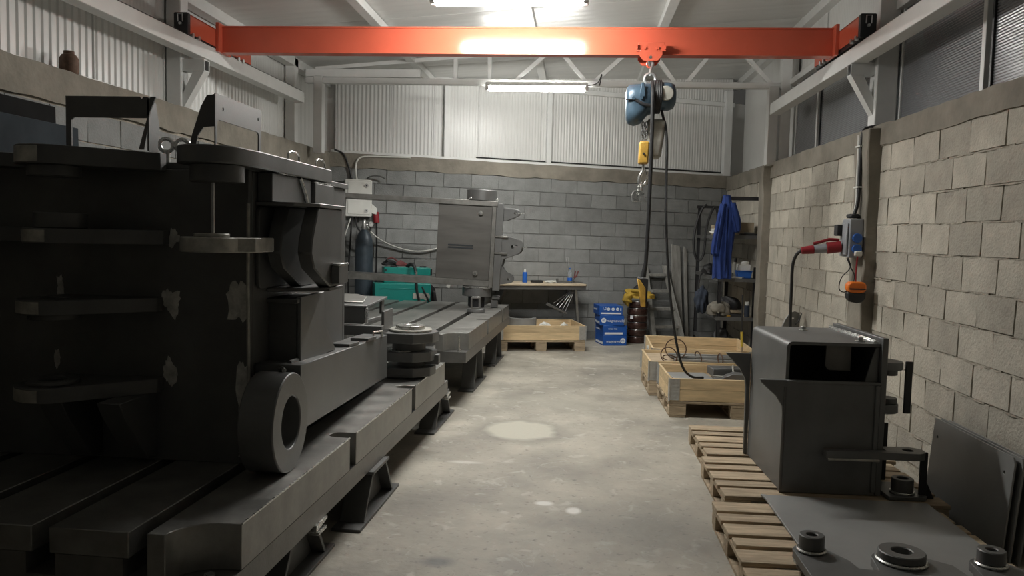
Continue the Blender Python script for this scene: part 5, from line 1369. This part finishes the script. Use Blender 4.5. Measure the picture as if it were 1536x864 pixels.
rp(vs_, MB().box(-.07, .09, -.03, .03, 0, .03), 'body', 'mill', bevel=.003); rp(vs_, MB().box(-.07, -.05, -.03, .03, .03, .065), 'jaw', 'mill', bevel=.003)
M['clear'] = bpy.data.materials.new('clear_plastic'); M['clear'].use_nodes = True
_b = M['clear'].node_tree.nodes['Principled BSDF']; _b.inputs['Base Color'].default_value = (.8, .87, .92, 1); _b.inputs['Transmission Weight'].default_value = .85; _b.inputs['Roughness'].default_value = .12; _b.inputs['IOR'].default_value = 1.25
wb_ = small('water_bottle', 'clear plastic water bottle with a blue cap on the workbench', 'bottle', 3.42, .35, .863)
rp(wb_, MB().lathe([(.03, 0), (.034, .01), (.034, .07), (.030, .09), (.034, .11), (.030, .15), (.012, .185), (.012, .195)], 0, 0, 18), 'bottle', M['clear'], smooth=True)
rp(wb_, MB().lathe([(.014, .195), (.014, .215)], 0, 0, 12), 'cap', 'blue_plastic', smooth=True)
rp(wb_, MB().lathe([(.0352, .03), (.0352, .075)], 0, 0, 18), 'label', 'blue_label', smooth=True)
pr = small('red_pliers', 'dark pliers with red handles leaning at the bench end', 'pliers', 3.49, .33, .863)
rp(pr, MB().tube([(-.02, 0, .0), (.0, 0, .07)], .014, 8), 'jaws', 'mill', smooth=True)
for dx in (.02, .065): rp(pr, MB().tube([(.0, 0, .06), (dx * .6, 0, .10), (dx, 0, .17)], .010, 8), 'handle', 'dark_red', smooth=True)
wg = small('dark_wedge', 'dark steel wedge on the right end of the workbench', 'wedge', 3.53, .28, .863)
rp(wg, MB().prism([(-.12, 0), (.10, 0), (.10, .01), (-.12, .03)], 'xz', -.04, .04), 'wedge', 'mill', bevel=.002)
rod = small('thin_rods', 'two thin steel rods leaning on the wall behind the bench', 'rods', 3.50, .06, .863)
for x0, x1 in ((0, -.03), (.03, .0)): rp(rod, MB().cyl((x0, -.03, 0), (x1, 0.04, .36), .004, 6), 'rod', 'steel', smooth=True)
rk = small('hand_rake', 'steel hand rake with thin rods hanging under the bench end', 'rake', 3.34, .45, .36)
for k in range(5): rp(rk, MB().cyl((.12 - .012 * k, 0, .40), (-.02 - .045 * k, -.03, .10 + .03 * k), .006, 6), 'rod', 'steel', smooth=True)
rp(rk, MB().prism([(-.32, .20), (.0, .055), (.0, .085), (-.30, .235)], 'xz', -.06, -.02), 'head', 'mill', bevel=.004)
rp(rk, MB().cyl((.09, 0, .38), (.11, 0, .46), .02, 10), 'socket', 'mill', smooth=True)
# steel ring segment and rags in the crate under the bench
p0 = Vector((-1.025, 10.42)); ca, sa = math.cos(math.radians(13.9)), math.sin(math.radians(13.9))
def inc(u, v): return (p0.x + u * ca - v * sa, p0.y + u * sa + v * ca)
cx_, cy_ = inc(.42, .50)
m = MB(); m.M = Matrix.Translation((cx_, cy_, .25)) @ Matrix.Rotation(math.radians(14), 4, 'Z')
m.prism(arc(0, 0, .20, 175, 365, 24) + arc(0, 0, .145, 365, 175, 24), 'xy', 0, .15)
tag(m.build('ring_segment', M['sheet'], None, bevel=.003, smooth=True), 'grey half ring of steel standing in the crate below the bench', 'steel ring')
m = MB(); m.M = Matrix.Translation((inc(.11, .55)[0], inc(.11, .55)[1], .25)); m.prism(arc(0, 0, .085, 0, 345, 20), 'xy', 0, .17)
tag(m.build('steel_disc', M['mill2'], None, bevel=.003, smooth=True), 'dark steel drum at the left of the crate below the bench', 'steel disc')
m = MB(); m.M = Matrix.Translation((inc(.03, .03)[0], inc(.03, .03)[1], .149)) @ Matrix.Rotation(math.radians(13.9), 4, 'Z'); m.box(0, 1.14, 0, .74, 0, .10)
tag(m.build('crate_filler', M['pallet'], None), 'dunnage board under the steel ring in the bench crate', 'board')
for k, (u, v) in enumerate(((.72, .35), (.98, .30))):
    x, y = inc(u, v); tag(lump((x, y, .29), (.09 if k == 0 else .05, .07, .05), 21 + k, .35, 3).build('white_rag', M['white_plastic'], None, smooth=True), ('larger white rag in the crate below the workbench', 'smaller white rag at the right end of the bench crate')[k], 'rag')

# ------------------------------------------------------------------ stack of blue electrode boxes
M['box_blue'] = mat('blue_printed_carton', (0.012, 0.085, 0.36), 0.4, var=.06, scale=4)
M['print_white'] = mat('white_print', (0.74, 0.77, 0.80), 0.5)
def text(parent, body, loc, size, material, rot=(PI / 2, 0, 0), align='LEFT'):
    cu = bpy.data.curves.new('lettering', 'FONT'); cu.body = body; cu.size = size; cu.extrude = .0004; cu.align_x = align
    cu.materials.append(M[material])
    tmp = link(bpy.data.objects.new('lettering_outline', cu))
    me = bpy.data.meshes.new_from_object(tmp.evaluated_get(bpy.context.evaluated_depsgraph_get()))
    bpy.data.objects.remove(tmp); bpy.data.curves.remove(cu)
    if not me.materials: me.materials.append(M[material])
    o = link(bpy.data.objects.new('lettering', me)); o.parent = parent; o.location = loc; o.rotation_euler = rot
    return o
def carton(label, x, y, z, rz, w, d, h, face):
    t = thing('carton', label, 'box', (x, y, z), rz, 'blue cartons stacked by the wire coils', local=True)
    MB().box(0, w, 0, d, 0, h).build('box', M['box_blue'], t, local=True, bevel=.003)
    e = -.0012
    def strip(x0, x1, z0, z1): MB().box(x0, x1, e, -.0002, z0, z1).build('printed_strip', M['print_white'], t, local=True)
    def disc(x, z, r_):
        MB().cyl((x, e, z), (x, -.0002, z), r_, 20).build('printed_roundel', M['print_white'], t, local=True)
        text(t, 'm', (x - r_ * .62, e * 1.2, z - r_ * .38), r_ * 1.5, 'box_blue')
    if face == 'strip':
        strip(.02, w - .02, .02, .04)
        for k in range(3): disc(.13 + k * .065, .09, .022)
        strip(.30, w - .02, .07, .105); text(t, '1,2', (.04, e, .08), .05, 'print_white')
    elif face == 'name':
        disc(.055, .072, .036); text(t, 'magmaweld', (.10, e, .052), .053, 'print_white')
    elif face == 'strip2':
        strip(.02, w - .06, .018, .045); text(t, 'MAG  MIG', (.07, e, .085), .03, 'print_white')
    else:
        text(t, 'magmaweld', (.045, e, .046), .052, 'print_white'); disc(w - .055, .07, .038)
    # left side: the end print
    def side(body, y0, z0, s_): text(t, body, (-.0012, y0, z0), s_, 'print_white', (PI / 2, 0, -PI / 2))
    if face in ('strip', 'strip2'): side('magmaweld', d - .03, h * .45, .045)
    else: MB().box(-.0012, -.0002, .03, d - .03, .02, .05).build('printed_strip', M['print_white'], t, local=True)
    return t
cxy = (.395, 11.30)
carton('blue carton at the bottom of the stack, name print and roundel at right', .40, 11.32, .0, math.radians(15), .345, .40, .142, 'name2')
carton('second blue carton from the floor, with a broad white strip', .398, 11.325, .143, math.radians(15), .345, .40, .142, 'strip2')
carton('third blue carton from the floor, with roundel at left of the name', .345, 11.33, .286, math.radians(9), .345, .40, .142, 'name')
carton('topmost blue carton of the stack, with small white roundels', .335, 11.33, .429, math.radians(11), .335, .40, .135, 'strip')

# ------------------------------------------------------------------ coils of copper welding wire with a jacket on top
M['coil'] = mat('copper_wire_coil_in_film', (0.055, 0.028, 0.022), 0.22, 0.25, var=.5, scale=14, bump=.4, bscale=22, rvar=.12, stretch=(1, 1, 4))
for k in range(6):
    cxs = .905 + R.uniform(-.006, .006); cys = 11.80
    t = thing('wire_coil', ('lowest', 'second lowest', 'third', 'fourth', 'second highest', 'topmost')[k] + ' dark copper wire coil of the stack beside the blue cartons', 'wire coil', (cxs, cys, k * .103), 0, 'stacked wire coils', local=True)
    MB().lathe([(.135, 0), (.142, .004), (.150, .02), (.152, .05), (.150, .08), (.142, .097), (.135, .1)], 0, 0, 30).build('coil', M['coil'], t, local=True, smooth=True)
    MB().torus((0, 0, .098), (0, 0, 1), .146, .004, 30, 6).build('rim', M['steel'], t, local=True, smooth=True)
tag(MB().box(.79, .83, 11.64, 11.645, .36, .41).build('white_sticker', M['print_white'], None), 'small white sticker on the dark wire coils', 'sticker')
M['jacket'] = mat('mustard_jacket_cloth', (0.40, 0.26, 0.035), 0.85, var=.3, scale=9, bump=.4, bscale=30)
jk = thing('work_jacket', 'crumpled mustard work jacket thrown over the wire coils', 'jacket', (.90, 11.75, .645), local=True)
lump((0, -.02, .05), (.20, .17, .09), 31, .30, 4).build('jacket_body', M['jacket'], jk, local=True, smooth=True)
lump((-.16, -.10, .0), (.07, .07, .09), 33, .3, 3, False).build('sleeve', M['jacket'], jk, local=True, smooth=True)
lump((.13, -.12, .04), (.10, .07, .06), 35, .3, 3).build('sleeve', M['jacket'], jk, local=True, smooth=True)
MB().torus((.0, -.10, .10), (.2, .3, 1), .10, .022, 24, 8).build('collar', M['jacket'], jk, local=True, smooth=True)
cpz = lump((.92, 11.74, .80), (.085, .08, .06), 41, .12, 3)
tag(cpz.build('knit_hat', M['rubber'], None, smooth=True), 'black knit hat lying on top of the mustard jacket', 'cap')

# ------------------------------------------------------------------ wooden ladder and planks leaning on the back wall
ld = rt('wooden_ladder', 'short grey wooden ladder leaning on the back wall', 'ladder', 4.78, .0)
def lrail(x0, x1): return MB().hexa([(x0 - .035, -.50, 0), (x0 + .035, -.50, 0), (x0 + .035, -.42, 0), (x0 - .035, -.42, 0)], [(x1 - .03, -.10, 1.12), (x1 + .03, -.10, 1.12), (x1 + .03, -.02, 1.12), (x1 - .03, -.02, 1.12)])
rp(ld, lrail(-.05, -.05), 'side_rail', 'oldwood', bevel=.004); rp(ld, lrail(.42, .27), 'side_rail', 'oldwood', bevel=.004)
for z in (.22, .48, .74, .98):
    k = z / 1.12; xr = .42 - .15 * k; y = -.46 + .40 * k
    rp(ld, MB().box(-.02, xr - .02, y - .055, y + .055, z - .02, z + .02), 'step', 'oldwood', bevel=.003)
for s0, w_, zt, dd, lab_ in ((5.24, .15, 1.45, .14, 'long grey plank leaning on the wall beside the ladder'), (5.40, .05, 1.42, .10, 'narrow dark plank leaning behind the long grey one')):
    p = rt('leaning_plank', lab_, 'plank', s0, .0)
    rp(p, MB().hexa([(-w_ / 2 + .06, -dd, 0), (w_ / 2 + .06, -dd, 0), (w_ / 2 + .06, -dd + .03, 0), (-w_ / 2 + .06, -dd + .03, 0)], [(-w_ / 2, -.04, zt), (w_ / 2, -.04, zt - .03), (w_ / 2, -.01, zt - .03), (-w_ / 2, -.01, zt)]), 'plank', 'oldwood', bevel=.003)

# ------------------------------------------------------------------ shelf rack along the right wall
XA, XB, YA, YE = 1.79, 2.27, 10.32, 12.25
rc = thing('shelf_rack', 'black steel shelf rack by the right wall behind the concrete pillar', 'shelf', (2.03, 11.3, 0))
for x in (XA, XB - .04):
    for y in (YA, YE):
        m = MB(); m.box(x, x + .045, y, y + .005, 0, 2.04 if y == YE or x == XA else 1.2); m.box(x, x + .005, y, y + .045, 0, 2.04 if y == YE or x == XA else 1.2); m.build('post', M['black_paint'], rc)
for z in (.14, .56, 1.055, 1.60):
    s = MB().box(XA + .006, XB, YA + .006, YE, z - .012, z).build('shelf_board', M['pallet'] if z in (.56,) else M['mill2'], rc, bevel=.002)
    MB().box(XA, XB, YA - .002, YA + .005, z - .045, z + .002).build('shelf_edge', M['mill'], s); MB().box(XA - .003, XA + .005, YA, YE, z - .045, z + .002).build('shelf_edge', M['mill'], s)
MB().box(XA, 2.26, YA - .02, YA + .02, 2.04, 2.085).build('top_bar', M['black_paint'], rc, bevel=.003)
MB().box(XA - .02, XB, YE - .02, YE + .02, 2.0, 2.04).build('top_bar', M['black_paint'], rc, bevel=.003)
# blue coverall on the top bar: pleated cloth, open front, one sleeve
M['coverall'] = mat('royal_blue_workwear', (0.012, 0.036, 0.17), 0.85, var=.22, scale=6, bump=.3, bscale=40)
co = thing('work_coverall', 'royal blue work coverall hanging from the top of the shelf rack', 'coverall', (1.87, 10.28, 1.05))
def drape(name, rows, y0, dep, pleats, seed, n=48):
    r = random.Random(seed); m = MB(); vs = []; fs = []
    ph = r.uniform(0, 6)
    for z, xa, xb, ya in rows:
        for k in range(n):
            a = 2 * PI * k / n
            w = (xb - xa) / 2; c = (xa + xb) / 2
            x = c + w * math.cos(a); amp = .18 * min(1, (rows[0][0] - z) * 3 + .25)
            y = y0 + ya + math.sin(a) * dep * (1 + amp * math.sin(pleats * math.cos(a) * 3 + ph + z * 2.2) + .1 * math.sin(9 * a + z * 5))
            vs.append((x + .006 * math.sin(7 * a + z * 9), y, z + .01 * math.sin(5 * a + ph)))
    k_ = len(rows)
    for i in range(k_ - 1):
        for q in range(n): fs.append((i * n + q, i * n + (q + 1) % n, (i + 1) * n + (q + 1) % n, (i + 1) * n + q))
    fs += [tuple(range(n)), tuple(range((k_ - 1) * n, k_ * n))[::-1]]
    m.add(vs, fs); return m.build(name, M['coverall'], co, smooth=True, ang=60)
def interp(rows, n=24):
    out = []
    for i in range(n + 1):
        z = rows[0][0] + (rows[-1][0] - rows[0][0]) * i / n
        for a, b in zip(rows, rows[1:]):
            if b[0] - 1e-6 <= z <= a[0] + 1e-6:
                t = (a[0] - z) / (a[0] - b[0]); out.append((z,) + tuple(a[k] + (b[k] - a[k]) * t for k in (1, 2, 3))); break
    return out
drape('body', interp([(2.09, 1.80, 1.88, 0), (2.02, 1.785, 1.90, -.01), (1.85, 1.76, 1.955, -.02), (1.6, 1.72, 1.945, -.02), (1.35, 1.69, 1.925, -.02), (1.12, 1.70, 1.93, -.015), (1.055, 1.70, 1.93, -.015)]), 10.235, .07, 3, 3)
drape('sleeve', interp([(2.0, 1.87, 1.94, -.02), (1.8, 1.88, 2.005, -.02), (1.68, 1.92, 2.01, -.02), (1.64, 1.925, 2.0, -.02)], 12), 10.20, .05, 2, 8)
drape('sleeve', interp([(1.98, 1.75, 1.82, -.03), (1.8, 1.715, 1.80, -.05), (1.5, 1.665, 1.76, -.05), (1.36, 1.655, 1.745, -.05)], 12), 10.19, .05, 2, 12)
MB().box(1.818, 1.834, 10.10, 10.12, 1.15, 1.95).build('front_placket', M['coverall'], co, bevel=.004)
# hose loop on the far left post
m = MB(); m.tube([(1.78, 11.4, 2.02), (1.72, 11.4, 1.98), (1.64, 11.4, 1.75), (1.61, 11.4, 1.5), (1.64, 11.4, 1.30), (1.70, 11.4, 1.22), (1.76, 11.4, 1.30), (1.775, 11.4, 1.5), (1.79, 11.4, 1.75), (1.85, 11.38, 1.95), (1.90, 11.38, 2.0), (1.93, 11.38, 1.9), (1.93, 11.38, 1.7)], .018, 8, smooth=2)
tag(m.build('black_hose', M['rubber'], None, smooth=True), 'black hose hung in a long loop on the left of the shelf rack', 'hose')
m = MB(); m.tube([(1.74, 11.35, 1.06), (1.70, 11.3, 1.0), (1.69, 11.3, .8), (1.72, 11.3, .62)], .012, 6, smooth=2)
tag(m.build('black_cable', M['rubber'], None, smooth=True), 'black cable hanging from the middle shelf of the rack', 'cable')
def on(name, label, cat, x, y, z): return thing(name, label, cat, (x, y, z), local=True)
M['cardboard'] = mat('beige_cardboard', (0.33, 0.27, 0.19), .8, var=.12, scale=5)
t = on('cardboard_box', 'beige cardboard box on the upper shelf of the rack', 'box', 2.10, 10.55, 1.601); MB().box(-.15, .13, -.12, .14, 0, .165).build('box', M['cardboard'], t, local=True, bevel=.003); MB().box(-.152, .132, -.03, .05, .1655, .167).build('tape', M['canvas'], t, local=True)
t = on('cardboard_box', 'small brown cardboard box on the upper shelf behind the coverall', 'box', 1.90, 11.0, 1.601); MB().box(-.10, .10, -.1, .1, 0, .13).build('box', M['cardboard'], t, local=True, bevel=.003); MB().box(-.102, .102, -.02, .02, .1305, .132).build('tape', M['pine'], t, local=True)
t = on('dark_tray', 'flat dark tray in front on the upper shelf of the rack', 'tray', 2.16, 10.39, 1.601); MB().box(-.11, .10, -.05, .03, 0, .025).build('tray', M['rubber'], t, local=True, bevel=.004); MB().box(-.06, .06, -.03, .01, .0255, .04).build('tray_load', M['mill'], t, local=True, bevel=.004)
m = MB(); m.tube([(1.86, 10.75, 1.62), (1.80, 10.6, 1.64), (1.745, 10.5, 1.58), (1.74, 10.5, 1.48), (1.77, 10.45, 1.40)], .011, 6, smooth=2)
tag(m.build('pale_cord', M['white_plastic'], None, smooth=True), 'pale yellow cord hanging off the upper shelf left of the coverall', 'cord')
tag(lump((1.82, 10.72, 1.64), (.09, .12, .06), 51, .3, 3).build('white_cloth', M['white_plastic'], None, smooth=True), 'pale crumpled cloth on the upper shelf left of the coverall', 'cloth')
t = on('blue_tub', 'blue plastic tub at the right of the middle shelf', 'tub', 2.125, 10.42, 1.056); MB().hexa([(-.075, -.06, 0), (.075, -.06, 0), (.075, .10, 0), (-.075, .10, 0)], [(-.09, -.07, .085), (.09, -.07, .085), (.09, .11, .085), (-.09, .11, .085)]).build('tub', M['blue_plastic'], t, local=True, bevel=.004); MB().box(-.095, .095, -.075, .115, .0855, .095).build('rim', M['blue_plastic'], t, local=True, bevel=.003)
t = on('white_box', 'white carton standing in the blue tub on the middle shelf', 'box', 2.125, 10.46, 1.152); MB().box(-.08, .08, -.05, .05, 0, .08).build('box', M['white_plastic'], t, local=True, bevel=.004); lump((.02, 0, .09), (.05, .03, .03), 61, .3, 2).build('tissue', M['white_plastic'], t, local=True, smooth=True)
t = on('spray_bottle', 'clear bottle with a dark cap behind the white carton', 'bottle', 2.05, 10.60, 1.056); MB().lathe([(.035, 0), (.037, .01), (.037, .15), (.016, .20)], 0, 0, 18).build('bottle', M['canvas'], t, local=True, smooth=True); MB().lathe([(.02, .20), (.02, .235), (.012, .25)], 0, 0, 12).build('cap', M['rubber'], t, local=True, smooth=True)
t = on('paper_stack', 'loose white papers on the front of the middle shelf', 'papers', 2.02, 10.41, 1.056); MB().box(-.07, .07, -.06, .06, 0, .012).build('sheets', M['white_plastic'], t, local=True); MB().box(-.02, .09, -.07, .03, .0125, .018).build('top_sheet', M['white_plastic'], t, local=True)
tag(lump((1.93, 10.62, 1.10), (.08, .08, .08), 71, .3, 3).build('dark_bag', M['rubber'], None, smooth=True), 'black bag on the middle shelf right of the coverall', 'bag')
tag(lump((1.84, 11.3, 1.10), (.09, .12, .10), 73, .25, 3).build('dark_bundle', M['rubber'], None, smooth=True), 'dark bundle on the left of the middle shelf', 'bundle')
M['bag_grey'] = mat('grey_canvas_bag', (0.19, 0.175, 0.145), .85, var=.25, scale=8, bump=.3, bscale=25)
M['bag_navy'] = mat('navy_cloth', (0.03, 0.04, 0.06), .85, var=.3, scale=8)
tag(lump((1.68, 10.9, .72), (.085, .14, .18), 81, .25, 4, False).build('navy_bag', M['bag_navy'], None, smooth=True), 'dark navy bag hanging off the left of the lower shelf', 'bag')
t = on('canvas_bag', 'grey-brown canvas bag with a flap on the lower shelf', 'bag', 1.84, 10.40, .561)
lump((0, .06, .06), (.15, .15, .13), 83, .2, 4).build('bag', M['bag_grey'], t, local=True, smooth=True); lump((-.03, -.06, .09), (.10, .05, .08), 85, .2, 3).build('flap', M['bag_grey'], t, local=True, smooth=True); MB().cyl((-.04, -.13, .06), (-.04, -.10, .06), .012, 10).build('button', M['bright'], t, local=True)
tag(lump((2.0, 10.75, .67), (.16, .16, .13), 87, .3, 4).build('dark_jacket', M['rubber'], None, smooth=True), 'dark heap of clothing at the back of the lower shelf', 'clothes')
t = on('spray_can', 'navy spray can with a white cap on the lower shelf', 'spray can', 2.18, 10.40, .561); MB().lathe([(.032, 0), (.034, .01), (.034, .14), (.03, .15)], 0, 0, 18).build('can', M['bag_navy'], t, local=True, smooth=True); MB().lathe([(.03, .151), (.03, .19), (.026, .195)], 0, 0, 18).build('cap', M['white_plastic'], t, local=True, smooth=True)
t = on('tool_tray', 'dark tray with small yellow tools on the lower shelf', 'tray', 2.02, 10.38, .561); MB().box(-.06, .10, -.03, .05, 0, .035).build('tray', M['rubber'], t, local=True, bevel=.004)
MB().box(-.10, -.05, -.03, .0, .0, .02).build('yellow_tool', M['yellow'], t, local=True, bevel=.003)
tag(lump((1.90, 10.55, .25), (.11, .12, .13), 91, .3, 4).build('dark_sack', M['rubber'], None, smooth=True), 'black sack on the bottom shelf of the rack', 'sack')
t = on('red_tin', 'dark red tin with a pale rim on the bottom shelf', 'tin', 1.86, 10.37, .141); MB().box(-.05, .05, -.04, .04, 0, .07).build('tin', M['dark_red'], t, local=True, bevel=.004); MB().box(-.052, .052, -.042, .042, .0705, .08).build('rim', M['white_plastic'], t, local=True)
m = MB(); m.tube([(1.90, 9.97 + .2, .02), (1.90, 10.17, .18), (1.95, 10.17, .215), (2.10, 10.17, .205), (2.2, 10.17, .19), (2.2, 10.17, .02)], .011, 8, smooth=1)
tag(m.build('bent_tube', M['steel'], None, smooth=True), 'bent grey tube handle in front of the rack foot', 'tube')

# ------------------------------------------------------------------ left wall odds and ends
M['panel_blue'] = mat('dull_blue_grey_sheet', (0.030, 0.038, 0.045), .85, var=.3, scale=2.5, spec=.15)
M['shade_black'] = mat('dull_black_shade', (0.014, 0.014, 0.014), .9, var=.3, scale=2.5, spec=.1)  # black of an added panel that paints the shadow band under the coping
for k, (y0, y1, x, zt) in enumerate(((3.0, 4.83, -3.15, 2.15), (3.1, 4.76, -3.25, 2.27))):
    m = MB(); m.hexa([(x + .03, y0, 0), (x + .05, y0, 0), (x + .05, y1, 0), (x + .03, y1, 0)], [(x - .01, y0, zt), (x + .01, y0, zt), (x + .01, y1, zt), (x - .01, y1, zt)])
    tag(m.build(('leaning_sheet', 'shade_panel')[k], M['panel_blue'] if k == 0 else M['shade_black'], None, bevel=.003), ('tall blue-grey steel sheet leaning on the left wall behind the weldment', 'tall black panel standing in for the wall shadow behind the blue-grey sheet')[k], 'sheet')
jr = thing('rusty_jar', 'brown rusty jar standing on the left wall coping', 'jar', (-3.44, 5.2, 2.556), local=True)
MB().lathe([(.055, 0), (.06, .01), (.06, .10), (.045, .125), (.03, .13)], 0, 0, 20).build('jar', M['rust'], jr, local=True, smooth=True)
MB().lathe([(.034, .13), (.034, .15)], 0, 0, 16).build('lid', M['rust'], jr, local=True, smooth=True)
vr = MB().box(-3.395, -3.388, 8.40, 9.30, 2.18, 2.345).build('painted_opening', M['dark_gap'], wl)  # near-black plate painting the shade of a deep opening; wall is uncut
